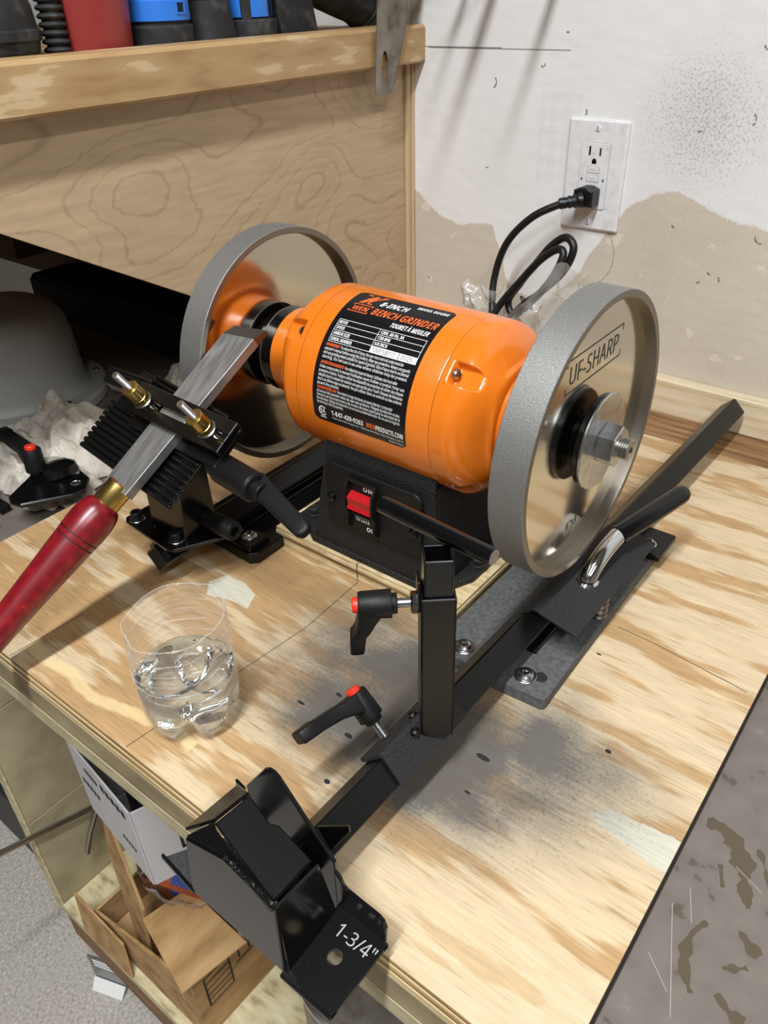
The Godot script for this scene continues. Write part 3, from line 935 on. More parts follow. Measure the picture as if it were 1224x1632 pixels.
func grinder_base(t: Node):
	# pedestal: front face slopes out a little towards the foot
	var s := S()
	var y0 := 0.0186
	var P := func(x, y, z): return Vector3(x, y, z)
	var top := 0.116
	var b := []
	var x0t := -0.207; var x1t := -0.098
	var x0b := -0.226; var x1b := -0.092
	var f := [P.call(x0b, y0 + 0.006, 0.056), P.call(x1b, y0 + 0.006, 0.056), P.call(x1t, top, 0.054), P.call(x0t, top, 0.054)]
	var k := [P.call(x0b, y0 + 0.006, -0.056), P.call(x1b, y0 + 0.006, -0.056), P.call(x1t, top, -0.054), P.call(x0t, top, -0.054)]
	flat(s)
	quad(s, f[0], f[1], f[2], f[3]); quad(s, k[1], k[0], k[3], k[2])
	quad(s, k[0], f[0], f[3], k[3]); quad(s, f[1], k[1], k[2], f[2]); quad(s, f[3], f[2], k[2], k[3])
	# saddle under the motor
	for sg in [-1.0, 1.0]:
		plate(s, [P.call(x0t, top, 0.054 * sg), P.call(x1t, top, 0.054 * sg), P.call(x1t, 0.128, 0.052 * sg), P.call(x0t, 0.128, 0.052 * sg)], -0.003)
	fin(s, M.crackle, "base_pedestal", t)
	s = S()
	prism(s, PackedVector2Array([Vector2(-0.262, -0.0585), Vector2(-0.080, -0.0585), Vector2(-0.080, 0.022), Vector2(-0.096, 0.0575), Vector2(-0.228, 0.0575), Vector2(-0.240, 0.050), Vector2(-0.262, 0.050)]), Transform3D(Basis(Vector3(1, 0, 0), Vector3(0, 0, 1), Vector3(0, 1, 0)), Vector3(0, y0, 0)), 0.0068, 0.001)
	fin(s, M.crackle, "base_foot", t)
	for c in [Vector3(-0.250, y0 + 0.0068, 0.030), Vector3(-0.086, y0 + 0.0068, 0.006)]:
		s = S()
		cyl(s, c, c + Vector3(0, 0.0016, 0), 0.0075, 24)
		hexnut(s, c + Vector3(0, 0.0016, 0), Vector3.UP, 0.0058, 0.005)
		fin(s, M.halfdust, "mounting_bolt", t)
	# switch plate, slightly tilted with the front face
	var z := 0.0575
	s = S()
	prism(s, rrect(0.098, 0.060, 0.007), at(Vector3(-0.1560, 0.0815, z - 0.0015)), 0.003, 0.0008)
	fin(s, M.plastic, "switch_plate", t)
	pan_screw(t, Vector3(-0.1985, 0.0785, z + 0.0015), Vector3(0, 0, 1), 0.0042, M.gloss)
	pan_screw(t, Vector3(-0.1135, 0.0765, z + 0.0015), Vector3(0, 0, 1), 0.0042, M.gloss)
	# switch: two curved cheeks with the red paddle between them
	var sx := -0.1640
	var zc := z + 0.0015
	var prof := PackedVector2Array([Vector2(0.0, 0.0225), Vector2(0.0035, 0.0225), Vector2(0.0075, 0.0170), Vector2(0.0085, 0.0080), Vector2(0.0085, -0.0020), Vector2(0.0060, -0.0060), Vector2(0.0050, -0.0095), Vector2(0.0070, -0.0140), Vector2(0.0060, -0.0200), Vector2(0.0, -0.0245)])
	s = S()
	for e in [-0.0150, 0.0128]:
		prism(s, prof, Transform3D(Basis(Vector3(0, 0, 1), Vector3(0, 1, 0), Vector3(-1, 0, 0)), Vector3(sx + e + 0.0022, 0.0810, zc)), 0.0022, 0.0004)
	boxmm(s, Vector3(sx - 0.0150, 0.1030, zc), Vector3(sx + 0.0150, 0.1052, zc + 0.004), 0.0005)
	boxmm(s, Vector3(sx - 0.0150, 0.0560, zc - 0.001), Vector3(sx + 0.0150, 0.1035, zc + 0.0012), 0.0003)
	boxmm(s, Vector3(sx - 0.0128, 0.0730, zc + 0.001), Vector3(sx + 0.0128, 0.0748, zc + 0.0045), 0.0004)
	var sw := fin(s, M.plastic, "switch", t, "black rocker switch housing")
	s = S()
	prism(s, PackedVector2Array([Vector2(0.0, 0.0125), Vector2(0.0066, 0.0088), Vector2(0.0056, 0.0034), Vector2(0.0056, 0.0014), Vector2(0.0072, -0.0016), Vector2(0.0, -0.0024)]), Transform3D(Basis(Vector3(0, 0, 1), Vector3(0, 1, 0), Vector3(-1, 0, 0)), Vector3(sx + 0.0122, 0.0815, zc + 0.001)), 0.0244, 0.0006)
	fin(s, M.switchred, "switch_paddle", sw, "red safety paddle")
	s = S()
	letters(s, "ON", 0.0042, 0.0095, func(p): return Vector3(sx + 0.0010 + p.x, 0.0972 + p.y, zc + 0.00135))
	letters(s, "REMOVE", 0.0027, 0.0150, func(p): return Vector3(sx - 0.0085 + p.x, 0.0695 + p.y, zc + 0.00135))
	letters(s, "TO LOCK", 0.0027, 0.0150, func(p): return Vector3(sx - 0.0085 + p.x, 0.0661 + p.y, zc + 0.00135))
	letters(s, "OFF", 0.0042, 0.0105, func(p): return Vector3(sx + 0.0030 + p.x, 0.0588 + p.y, zc + 0.00135))
	fin(s, M.white, "switch_lettering", sw)

func motor_label(t: Node):
	# coordinates: u along x from the left edge (mm), v down round the housing (mm of arc)
	var X0 := -0.2040
	var R := 0.0664
	var cm := func(u: float, v: float, lift: float) -> Vector3:
		return on_body(X0 + u * 0.001, rad_to_deg(v * 0.001 / R) + 1.0, R + lift)
	var L := 88.5
	var Hh := 118.0
	var s := S()
	s.set_smooth_group(1)
	var nv := 48
	var pr := PackedVector2Array()
	for i in nv + 1:
		var v := Hh * i / nv
		var e := 0.0
		var rc := 4.0
		var dv := minf(v, Hh - v)
		if dv < rc: e = rc - sqrt(maxf(0.0, rc * rc - (rc - dv) * (rc - dv)))
		pr.append(Vector2(e, v))
	for i in nv:
		quad(s, cm.call(pr[i + 1].x, pr[i + 1].y, 0.00025), cm.call(L - pr[i + 1].x, pr[i + 1].y, 0.00025), cm.call(L - pr[i].x, pr[i].y, 0.00025), cm.call(pr[i].x, pr[i].y, 0.00025))
	var lab := fin(s, M.labelblack, "rating_label", t, "black printed rating label")
	var txt := func(sf: SurfaceTool, q: String, u: float, v: float, h: float, w: float, slant := 0.0, align := 0.0, bold := true):
		letters(sf, q, h, w, func(p): return cm.call(u + p.x, v - p.y, 0.0004), bold, slant, align)
	var bar := func(sf: SurfaceTool, u0: float, v0: float, u1: float, v1: float, lift := 0.00035):
		var n := maxi(1, int(absf(v1 - v0) / 2.0))
		flat(sf)
		for i in n:
			var a := lerpf(v0, v1, float(i) / n)
			var b := lerpf(v0, v1, float(i + 1) / n)
			quad(sf, cm.call(u0, b, lift), cm.call(u1, b, lift), cm.call(u1, a, lift), cm.call(u0, a, lift))
	var o := S()    # orange print
	var w := S()    # white print
	var k := S()    # black print on white
	# emblem: slanted W above a boxed word
	var poly := func(sf: SurfaceTool, pts: Array, lift := 0.00035):
		var pp := PackedVector2Array()
		for p in pts: pp.append(Vector2(p[0], p[1]))
		var id := Geometry2D.triangulate_polygon(pp)
		flat(sf)
		for i in range(0, id.size(), 3):
			sf.add_vertex(cm.call(pp[id[i]].x, pp[id[i]].y, lift)); sf.add_vertex(cm.call(pp[id[i + 1]].x, pp[id[i + 1]].y, lift)); sf.add_vertex(cm.call(pp[id[i + 2]].x, pp[id[i + 2]].y, lift))
	poly.call(o, [[9.0, 2.6], [13.6, 2.6], [13.2, 9.0], [17.2, 3.4], [20.4, 3.4], [20.0, 9.0], [24.2, 2.6], [28.6, 2.6], [20.0, 15.6], [16.0, 15.6], [16.2, 10.8], [12.6, 15.6], [8.4, 15.6]])
	for b in [[6.6, 17.2, 24.6, 17.9], [5.2, 25.6, 23.2, 26.3]]: bar.call(o, b[0], b[1], b[2], b[3])
	poly.call(o, [[6.6, 17.2], [7.3, 17.2], [5.9, 26.3], [5.2, 26.3]])
	poly.call(o, [[23.9, 17.2], [24.6, 17.2], [23.2, 26.3], [22.5, 26.3]])
	txt.call(o, "WEN", 7.2, 24.4, 4.8, 14.4, 0.15)
	txt.call(w, "8-INCH", 27.0, 14.6, 6.2, 24.5, 0.2)
	txt.call(w, "MODEL BG4266", 84.0, 7.6, 3.4, 27.0, 0.2, 1.0)
	txt.call(o, "BENCH GRINDER", 26.4, 25.2, 7.0, 58.5, 0.2)
	txt.call(w, "TOURET À MEULER", 83.0, 32.4, 4.3, 34.0, 0.2, 1.0)
	# table
	for v in [35.6, 40.4, 45.2, 50.0, 54.8]:
		if v < 50: bar.call(w, 5.0, v, 85.5, v + 0.35)
		else: bar.call(w, 5.0, v, 44.0 if v > 54 else 85.5, v + 0.35)
	for u in [5.0, 44.0, 85.1]: bar.call(w, u, 35.6, u + 0.35, 55.2)
	bar.call(w, 44.0, 50.0, 85.5, 55.2)
	var rows := [["MOTOR", "120V, 60 Hz, 3A"], ["SPEED", "1750 RPM"], ["ARBOR SIZE", "5/8 INCH"], ["SERIAL NUMBER", ""]]
	for i in 4:
		txt.call(w, rows[i][0], 6.4, 39.5 + 4.8 * i, 2.7, 1.55 * rows[i][0].length())
		if rows[i][1]: txt.call(w, rows[i][1], 45.6, 39.5 + 4.8 * i, 2.7, 1.4 * rows[i][1].length())
	letters(k, "12691500117", 3.4, 20.0, func(p): return cm.call(46.0 + p.x, 54.3 - p.y, 0.00055), false)
	letters(k, "01/25", 3.4, 9.5, func(p): return cm.call(72.0 + p.x, 54.3 - p.y, 0.00055), false)
	var kb := [69.5, 50.2, 70.0, 55.0]
	flat(k)
	quad(k, cm.call(kb[0], kb[3], 0.0005), cm.call(kb[2], kb[3], 0.0005), cm.call(kb[2], kb[1], 0.0005), cm.call(kb[0], kb[1], 0.0005))
	# warnings, three languages
	var lines := [
		[58.6, "WARNING!", "To reduce the risk of injury, the user must read and understand the"], [61.7, "", "operator's manual before using this product. Wear eye protection. Always use guards"],
		[64.8, "", "and use grinding wheel suitable for speed of grinder. Risk of injury due to accidental"], [67.9, "", "starting. Do not use in an area where children may be present."],
		[72.2, "AVERTISSEMENT!", "Pour réduire les risques de blessure, l'utilisateur doit lire et veiller"], [75.3, "", "à bien comprendre le manuel d'utilisateur avant d'utiliser ce produit. Porter une"],
		[78.4, "", "protection oculaire. Toujours utiliser les dispositifs de protection et utiliser des disques"], [81.5, "", "adaptés dont la vitesse de rotation est appropriée pour l'outil. Risques de blessures"],
		[84.6, "", "dus à un démarrage accidentel. Ne pas utiliser dans un endroit où des enfants"], [87.7, "", "peuvent être présents."],
		[91.0, "ADVERTENCIA!", "Para reducir el riesgo de lesiones, el usuario debe leer y comprender"], [93.9, "", "el manual del operador antes de usar este producto. Póngase protección ocular."],
		[96.8, "", "Siempre use las protecciones y las muelas abrasivas aptas para la velocidad de la"], [99.7, "", "herramienta. Riesgo de lesiones si se arranca accidentalmente. No se use en lugares"], [102.6, "", "donde haya niños presentes."]]
	for l in lines:
		var u := 4.6
		var full := 79.0
		if l[1]:
			txt.call(o, l[1], u, l[0], 2.3, 1.62 * l[1].length())
			u += 1.62 * l[1].length() + 1.2
			full = 72.0 - (u - 4.6)
		txt.call(w, l[2], u, l[0], 2.2, full if l[2].length() > 60 else 0.98 * l[2].length(), 0.0, 0.0, false)
	# certification mark
	for i in 20:
		var a0 := deg_to_rad(40 + 14.0 * i)
		var a1 := deg_to_rad(40 + 14.0 * (i + 1))
		quad(w, cm.call(9.5 + 4.1 * cos(a0), 109.0 - 4.1 * sin(a0), 0.00035), cm.call(9.5 + 4.1 * cos(a1), 109.0 - 4.1 * sin(a1), 0.00035), cm.call(9.5 + 3.2 * cos(a1), 109.0 - 3.2 * sin(a1), 0.00035), cm.call(9.5 + 3.2 * cos(a0), 109.0 - 3.2 * sin(a0), 0.00035))
	txt.call(w, "SA", 7.2, 110.8, 3.8, 4.8)
	txt.call(w, "209603", 6.4, 115.2, 1.6, 6.0)
	txt.call(w, "1-847-429-9263", 18.6, 110.2, 4.2, 31.0)
	txt.call(o, "WEN", 52.2, 110.2, 4.2, 9.2)
	txt.call(w, "PRODUCTS.COM", 61.6, 110.2, 4.2, 24.6)
	txt.call(w, "Great Lakes Technologies, LLC • 1400 Executive Drive • West Dundee, IL 60118", 18.6, 113.2, 1.5, 67.6, 0, 0, false)
	txt.call(w, "Made in China", 86.0, 116.2, 1.5, -1, 0, 1.0, false)
	fin(o, M.labelorange, "orange_print", lab)
	fin(w, M.white, "white_print", lab)
	fin(k, M.labelblack, "serial_print", lab)

# ---------------------------------------------------------------- right rail, tower, clamps
func rail_T(x_at, slope: float, z0: float) -> Transform3D:   # local -z runs away from the viewer along the rail
	var d := Vector3(slope, 0, -1).normalized()
	var zb := -d
	var xb := Vector3.UP.cross(zb).normalized()
	return Transform3D(Basis(xb, Vector3.UP, zb), Vector3(x_at, 0.03, z0))
func rail_mesh(s: SurfaceTool, T: Transform3D, len: float):
	var p := rrect(0.020, 0.020, 0.0022, 3)
	var q := PackedVector2Array()
	for v in p: q.append(v.rotated(PI / 4))
	prism(s, q, T * at(Vector3(0, 0, -len)), len, 0.0003)
	# hollow end
func angle_sleeve(s: SurfaceTool, T: Transform3D, z0: float, z1: float, half_l: float, half_r: float, th := 0.0028, lift := 0.0):
	# bent sheet lying over the diamond rail
	var h := 0.0141 + 0.0004 + lift
	var pr := PackedVector2Array([Vector2(half_r, h - half_r), Vector2(half_r + th * 0.7, h - half_r + th * 0.7), Vector2(th * 0.55, h + th * 1.0), Vector2(-th * 0.55, h + th * 1.0), Vector2(-half_l - th * 0.7, h - half_l + th * 0.7), Vector2(-half_l, h - half_l), Vector2(0, h)])
	prism(s, pr, T * at(Vector3(0, 0, z0)), z1 - z0, 0.0004)
func lever(parent: Node, o: Vector3, ax: Vector3, arm: Vector3, L: float, stud: float, nut: bool, k := 1.0):
	ax = ax.normalized()
	arm = (arm - ax * arm.dot(ax)).normalized()
	var s := S()
	threads(s, o, o + ax * (stud + 0.006), 0.0030 * k, 0.0011, 16)
	fin(s, M.zinc, "threaded_stud", parent)
	if nut:
		s = S()
		hexnut(s, o, ax, 0.0066 * k, 0.005 * k)
		fin(s, M.gloss, "lock_nut", parent)
	s = S()
	var a := o + ax * stud
	var T := frame_y(a, a + ax)
	lathe(s, T, [Vector2(0, 0), Vector2(0.0058, 0), Vector2(0.0060, 0.0004), Vector2(0.0060, 0.003), Vector2(0.0082, 0.0032), Vector2(0.0084, 0.0038), Vector2(0.0078, 0.021), Vector2(0.0072, 0.0222), Vector2(0, 0.0222)].map(func(p): return p * k), 28)
	# arm: tapering bar that leaves the outer half of the hub and steps out a little
	var side := arm.cross(ax)
	var c := a + ax * 0.0155 * k
	var sec := [[-0.002, 0.0074, 0.0066, 0.0002], [0.006, 0.0074, 0.0064, 0.0008], [0.012, 0.0066, 0.0052, 0.0026], [0.018, 0.0060, 0.0046, 0.0044], [L - 0.0135, 0.0058, 0.0042, 0.0072], [L - 0.0125, 0.0062, 0.0046, 0.0076], [L - 0.001, 0.0060, 0.0042, 0.0086], [L, 0.0052, 0.0036, 0.0086]]
	var rings := []
	for q in sec:
		var m: Vector3 = c + arm * q[0] * k + ax * q[3] * k
		var ring := []
		for e in rrect(q[1] * 2.0 * k, q[2] * 2.0 * k, 0.0016 * k, 3):
			ring.append(m + side * e.x + ax * e.y)
		rings.append(ring)
	s.set_smooth_group(7)
	var n: int = rings[0].size()
	for i in rings.size() - 1:
		for j in n:
			var jj := (j + 1) % n
			quad(s, rings[i][jj], rings[i][j], rings[i + 1][j], rings[i + 1][jj])
	flat(s)
	var last: Array = rings[-1]
	for j in range(1, n - 1): tri(s, last[0], last[j + 1], last[j])
	var hub := fin(s, M.plastic, "clamping_lever", parent, "black plastic clamping lever")
	s = S()
	var b0 := a + ax * 0.0222 * k
	lathe(s, frame_y(b0, b0 + ax), [Vector2(0.0046, -0.001), Vector2(0.0046, 0.0026), Vector2(0.0040, 0.0034), Vector2(0, 0.0036)].map(func(p): return p * k), 20)
	fin(s, M.redplastic, "lever_button", hub, "red button")
func torx_bolt(parent: Node, c: Vector3, r := 0.0062, washer := true):
	var s := S()
	if washer: lathe(s, at(c), [Vector2(r * 1.35, 0), Vector2(r * 1.35, 0.0008), Vector2(r * 1.28, 0.0012), Vector2(r * 0.9, 0.0013)], 28)
	lathe(s, at(c + Vector3(0, 0.0012, 0)), [Vector2(r, 0), Vector2(r * 0.97, 0.0012), Vector2(r * 0.75, 0.0028), Vector2(r * 0.48, 0.0032), Vector2(r * 0.44, 0.0018), Vector2(0, 0.0016)], 28)
	var o := fin(s, M.zinc, "bolt", parent, "bright zinc bolt")
	s = S()
	for k in 3:
		var B := Basis(Vector3.UP, PI / 3 * k)
		box(s, Transform3D(B, c + Vector3(0, 0.0029, 0)), Vector3(r * 0.8, 0.0006, r * 0.16), 0)
	fin(s, M.slot, "drive_recess", o)

func right_side():
	var RT := rail_T(-0.0195, 0.0202, 0.322)
	var t := thing("sliding_rail", "long black square rail on the right with the open pocket bracket on its near end", "rail")
	var s := S()
	rail_mesh(s, RT, 0.712)
	fin(s, M.black, "square_tube", t)
	bracket(t)
	# mount fixed to the board
	var m := thing("rail_mount", "dusty black mounting plate with a lever clamp under the right wheel", "mount")
	s = S()
	prism(s, PackedVector2Array([Vector2(-0.0700, 0.098), Vector2(-0.0420, 0.0975), Vector2(-0.0105, 0.0985), Vector2(0.0235, 0.0960), Vector2(0.0258, 0.0945), Vector2(0.0266, 0.0915), Vector2(0.0260, 0.080), Vector2(0.0225, -0.090), Vector2(0.0225, -0.141), Vector2(-0.0700, -0.141)]), Transform3D(Basis(Vector3(1, 0, 0), Vector3(0, 0, 1), Vector3(0, -1, 0)), Vector3(0, 0.0118, 0)), 0.0115, 0.0009)
	fin(s, M.dusty, "base_plate", m, "black plate under grey dust")
	s = S()
	boxmm(s, Vector3(-0.004, 0.0118, -0.139), Vector3(0.030, 0.0190, -0.100), 0.0012)
	boxmm(s, Vector3(-0.030, 0.0118, -0.139), Vector3(-0.0005, 0.0155, 0.06), 0.0008)
	fin(s, M.black, "rail_cradle", m)
	torx_bolt(m, Vector3(0.0040, 0.0119, 0.0835))
	torx_bolt(m, Vector3(-0.0480, 0.0119, 0.0850))
	torx_bolt(m, Vector3(0.0150, 0.0191, -0.112), 0.0052)
	s = S()
	cyl(s, Vector3(0.0135, 0.0113, 0.0780), Vector3(0.0135, 0.0122, 0.0780), 0.0050, 24, 0.0003)
	fin(s, M.halfdust, "screw_plug", m)
	# bent cover plate
	s = S()
	var zc := 0.056
	var pr := PackedVector2Array([Vector2(-0.0215, 0.0265), Vector2(-0.0238, 0.0285), Vector2(-0.0185, 0.0400), Vector2(-0.0115, 0.0490), Vector2(-0.0065, 0.0512), Vector2(-0.0010, 0.0498), Vector2(0.0275, 0.0440), Vector2(0.0272, 0.0412), Vector2(-0.0015, 0.0470), Vector2(-0.0065, 0.0484), Vector2(-0.0095, 0.0470), Vector2(-0.0160, 0.0385)])
	prism(s, pr, Transform3D(Basis(Vector3(0.9998, 0, 0.02).normalized(), Vector3.UP, Vector3(-0.02, 0, 0.9998)), Vector3(0.002, 0, zc - 0.139)), 0.139, 0.0005)
	fin(s, M.halfdust, "cover_plate", m, "bent cover plate over the rail")
	s = S()
	var pth := smooth_path([Vector3(0.0075, 0.0440, 0.0005), Vector3(0.0078, 0.0500, -0.0020), Vector3(0.0082, 0.0570, -0.0105), Vector3(0.0090, 0.0625, -0.0240), Vector3(0.0105, 0.0662, -0.0430), Vector3(0.0125, 0.0678, -0.0520)], 7)
	tube(s, pth, 0.0070, 22)
	lathe(s, at(Vector3(0.0075, 0.0476, 0.0005)), [Vector2(0.0095, -0.001), Vector2(0.0092, 0.0008), Vector2(0.0072, 0.0024)], 24)
	fin(s, M.chrome, "lever_rod", m, "bent chrome rod")
	s = S()
	var ga := Vector3(0.0105, 0.0662, -0.0430)
	var gb := Vector3(0.0355, 0.0805, -0.1130)
	lathe(s, frame_y(ga, gb), [Vector2(0.0068, 0), Vector2(0.0077, 0.0005), Vector2(0.0079, 0.002), Vector2(0.0079, 0.068), Vector2(0.0074, 0.0725), Vector2(0.0056, 0.0760), Vector2(0.0030, 0.078), Vector2(0, 0.0784)], 24)
	fin(s, M.gloss, "grip_sleeve", m, "black rubber grip")
	s = S()
	for k in 5:
		lathe(s, at(Vector3(0.0180, 0.0135 + 0.0055 * k, -0.008)), [Vector2(0.0052, -0.002), Vector2(0.0066, 0.0), Vector2(0.0052, 0.002)], 24)
	lathe(s, at(Vector3(0.0180, 0.0118, -0.008)), [Vector2(0.0048, 0), Vector2(0.0048, 0.0305)], 20)
	fin(s, M.rim, "coil_spring", m)
	# tower that slides on the rail
	tower(RT)

func tower(RT: Transform3D):
	var t := thing("tool_rest_tower", "black square post with a round cross bar standing in front of the right wheel", "tool rest")
	var s := S()
	angle_sleeve(s, RT, -0.166, -0.098, 0.0160, 0.0138, 0.003)
	fin(s, M.halfdust, "rail_sleeve", t, "dusty angle sleeve")
	var C := Vector3(-0.0095, 0, 0.179)
	var R := Basis(Vector3.UP, deg_to_rad(41.0))
	# outer tube, open on top
	tube_sq(t, C, R, 0.0200, 0.0017, 0.040, 0.1515, "outer_tube", M.black)
	tube_sq(t, C, R, 0.0162, 0.0015, 0.130, 0.1765, "inner_tube", M.gloss)
	# gussets and weld beads
	for p in [Vector3(-0.0125, 0.0475, 0.1965), Vector3(-0.0235, 0.0440, 0.184)]:
		s = S()
		lathe(s, at(p), [Vector2(0.0032, -0.002), Vector2(0.0028, 0.0006), Vector2(0.0014, 0.0018), Vector2(0, 0.002)], 14)
		fin(s, M.black, "weld_bead", t)
	s = S()
	cyl(s, Vector3(-0.0585, 0.1820, 0.1655), Vector3(0.0207, 0.1820, 0.1712), 0.0051, 32, 0.0006)
	var bar := fin(s, M.gloss, "cross_bar", t, "round black cross bar")
	s = S()
	var d := (Vector3(0.0207, 0.1820, 0.1712) - Vector3(-0.0585, 0.1820, 0.1655)).normalized()
	cyl(s, Vector3(0.0207, 0.1820, 0.1712) - d * 0.0002, Vector3(0.0207, 0.1820, 0.1712) + d * 0.0004, 0.0044, 32, 0.0001)
	fin(s, M.steel, "bare_end", bar, "bare ground steel end")
	var nl := R * Vector3(-1, 0, 0)
	s = S()
	box(s, Transform3D(R, C + Vector3(0, 0.1500, 0) + nl * 0.0107), Vector3(0.0014, 0.022, 0.012), 0.0004)
	fin(s, M.black, "lug", t)
	lever(t, C + Vector3(0, 0.1425, 0) + nl * 0.0100, nl, Vector3(-0.25, -1, 0.1), 0.0365, 0.0125, true, 1.0)
	lever(t, Vector3(-0.0300, 0.0372, 0.2045), Vector3(-0.707, 0.707, 0.0), Vector3(-0.12, 0, 1), 0.0475, 0.0120, false, 1.0)
func tube_sq(t: Node, C: Vector3, R: Basis, w: float, th: float, y0: float, y1: float, called: String, m):
	var s := S()
	for k in 4:
		var B := R * Basis(Vector3.UP, PI / 2 * k)
		var z := Vector3(w, y1 - y0, th)
		box(s, Transform3D(B, C + Vector3(0, (y0 + y1) / 2, 0) + B * Vector3(0, 0, (w - th) / 2)), z, 0.0005)
	fin(s, m, called, t)

func bracket(t: Node):
	# pocket bracket: front plate, rear plate, sloped cover, trays. corner points in metres
	var p := func(a): return a.map(func(q): return v3(q))
	var s := S()
	plate(s, p.call([[-0.0596, 0.0189, 0.3408], [0.0104, 0.0170, 0.3408], [0.0125, 0.0775, 0.3408], [-0.0210, 0.0861, 0.3408], [-0.0515, 0.0746, 0.3408]]), -0.0025, 0.0006)
	fin(s, M.gloss, "front_plate", t)
	s = S()
	plate(s, p.call([[-0.0544, 0.0184, 0.2969], [0.0085, 0.0108, 0.2969], [0.0090, 0.0551, 0.2969], [-0.0015, 0.0660, 0.2969], [-0.0258, 0.0965, 0.2969], [-0.0291, 0.0986, 0.2969], [-0.0330, 0.0983, 0.2969], [-0.0363, 0.0956, 0.2969], [-0.0544, 0.0679, 0.2969]]), -0.0025, 0.0006)
	fin(s, M.gloss, "rear_plate", t)
	var P1 := Vector3(-0.0420, 0.0813, 0.3279)
	var P1b := Vector3(-0.0402, 0.0813, 0.3054)
	var P2 := Vector3(0.0047, 0.0679, 0.3350)
	var P2b := Vector3(0.0045, 0.0680, 0.3075)
	s = S()
	plate(s, [P1, P2, P2b, Vector3(-0.0191, 0.0744, 0.3062), Vector3(-0.0226, 0.0755, 0.3086), P1b], -0.0025, 0.0007)
	fin(s, M.black, "cover_slope", t)
	s = S()
	plate(s, [Vector3(-0.0513, 0.0748, 0.3393), Vector3(-0.0212, 0.0859, 0.3393), P1], 0.0012, 0.0003)
	plate(s, [Vector3(-0.0212, 0.0859, 0.3396), Vector3(0.0123, 0.0775, 0.3396), P2, P1], 0.0012, 0.0003)
	fin(s, M.black, "cover_front", t)
	s = S()
	plate(s, [P1, P1b, Vector3(-0.0573, 0.0670, 0.2993), Vector3(-0.0573, 0.0708, 0.3360)], 0.002, 0.0005)
	fin(s, M.gloss, "cover_shoulder", t)
	s = S()
	plate(s, [P2 + Vector3(0.004, 0.006, 0.004), Vector3(0.0099, 0.0165, 0.3388), Vector3(0.0090, 0.0108, 0.2993), P2b + Vector3(0.003, 0, 0)], 0.002, 0.0005)
	fin(s, M.gloss, "cover_side", t)
	s = S()
	plate(s, p.call([[0.0085, 0.0089, 0.2974], [0.0414, 0.0108, 0.2974], [0.0426, 0.0298, 0.2974], [0.0409, 0.0341, 0.2974], [0.0376, 0.0363, 0.2974], [0.0166, 0.0375, 0.2974], [0.0144, 0.0394, 0.2974], [0.0128, 0.0436, 0.2974], [0.0090, 0.0479, 0.2974]]), -0.0025, 0.0006)
	fin(s, M.gloss, "tray_back", t)
	# tray with a drilled hole, built as a ring of facets round the hole
	s = S()
	flat(s)
	var o := [[0.0095, 0.3419], [0.0433, 0.3431], [0.0440, 0.2974], [0.0090, 0.2974]]
	var h := Vector2(0.0258, 0.3193)
	var ys := [0.0173, 0.0150]
	var N := 32
	var rim := []
	for k in N:
		var a := TAU * k / N
		var dr := Vector2(cos(a), sin(a))
		var best := 1.0
		for e in 4:
			var A := Vector2(o[e][0], o[e][1])
			var B := Vector2(o[(e + 1) % 4][0], o[(e + 1) % 4][1])
			var hit = Geometry2D.segment_intersects_segment(h, h + dr, A, B)
			if hit != null: best = minf(best, (hit - h).length())
		rim.append(h + dr * best)
	var corners := [0, 0, 0, 0]
	for k in N:
		var j := (k + 1) % N
		var d0: Vector2 = (rim[k] - h).normalized()
		var d1: Vector2 = (rim[j] - h).normalized()
		var i0: Vector2 = h + d0 * 0.0042
		var i1: Vector2 = h + d1 * 0.0042
		for e in o:
			var ee := Vector2(e[0], e[1])
			var de := (ee - h).normalized()
			if d0.cross(de) > 0 and de.cross(d1) > 0 and d0.dot(de) > 0.9:
				for y in 2:
					var q := [Vector3(rim[k].x, ys[y], rim[k].y), Vector3(rim[j].x, ys[y], rim[j].y), Vector3(ee.x, ys[y], ee.y)]
					if y == 0: tri(s, q[0], q[1], q[2])
					else: tri(s, q[0], q[2], q[1])
		quad(s, Vector3(i0.x, ys[0], i0.y), Vector3(i1.x, ys[0], i1.y), Vector3(rim[j].x, ys[0], rim[j].y), Vector3(rim[k].x, ys[0], rim[k].y))
		quad(s, Vector3(i0.x, ys[1], i0.y), Vector3(rim[k].x, ys[1], rim[k].y), Vector3(rim[j].x, ys[1], rim[j].y), Vector3(i1.x, ys[1], i1.y))
		quad(s, Vector3(i0.x, ys[1], i0.y), Vector3(i1.x, ys[1], i1.y), Vector3(i1.x, ys[0], i1.y), Vector3(i0.x, ys[0], i0.y))
		quad(s, Vector3(rim[k].x, ys[1], rim[k].y), Vector3(rim[k].x, ys[0], rim[k].y), Vector3(rim[j].x, ys[0], rim[j].y), Vector3(rim[j].x, ys[1], rim[j].y))
	var tray := fin(s, M.black, "tray", t, "drilled tray marked with its size")
	s = S()
	letters(s, "1-3/4\"", 0.0075, 0.0245, func(q): return Vector3(0.0176 + q.x, 0.0174, 0.3107 - q.y), false)
	fin(s, M.printgrey, "size_lettering", tray)
	s = S()
	plate(s, p.call([[0.0433, 0.0148, 0.3432], [0.0096, 0.0148, 0.3432], [0.0096, 0.0174, 0.3432], [0.0433, 0.0179, 0.3432]]), 0.0016, 0.0004)
	fin(s, M.black, "tray_lip", t)
	s = S()
	plate(s, p.call([[-0.0816, 0.0294, 0.3403], [-0.0582, 0.0193, 0.3408], [-0.0573, 0.0213, 0.2979], [-0.0677, 0.0260, 0.3122]]), -0.002, 0.0005)
	fin(s, M.halfdust, "left_tray", t)
	s = S()
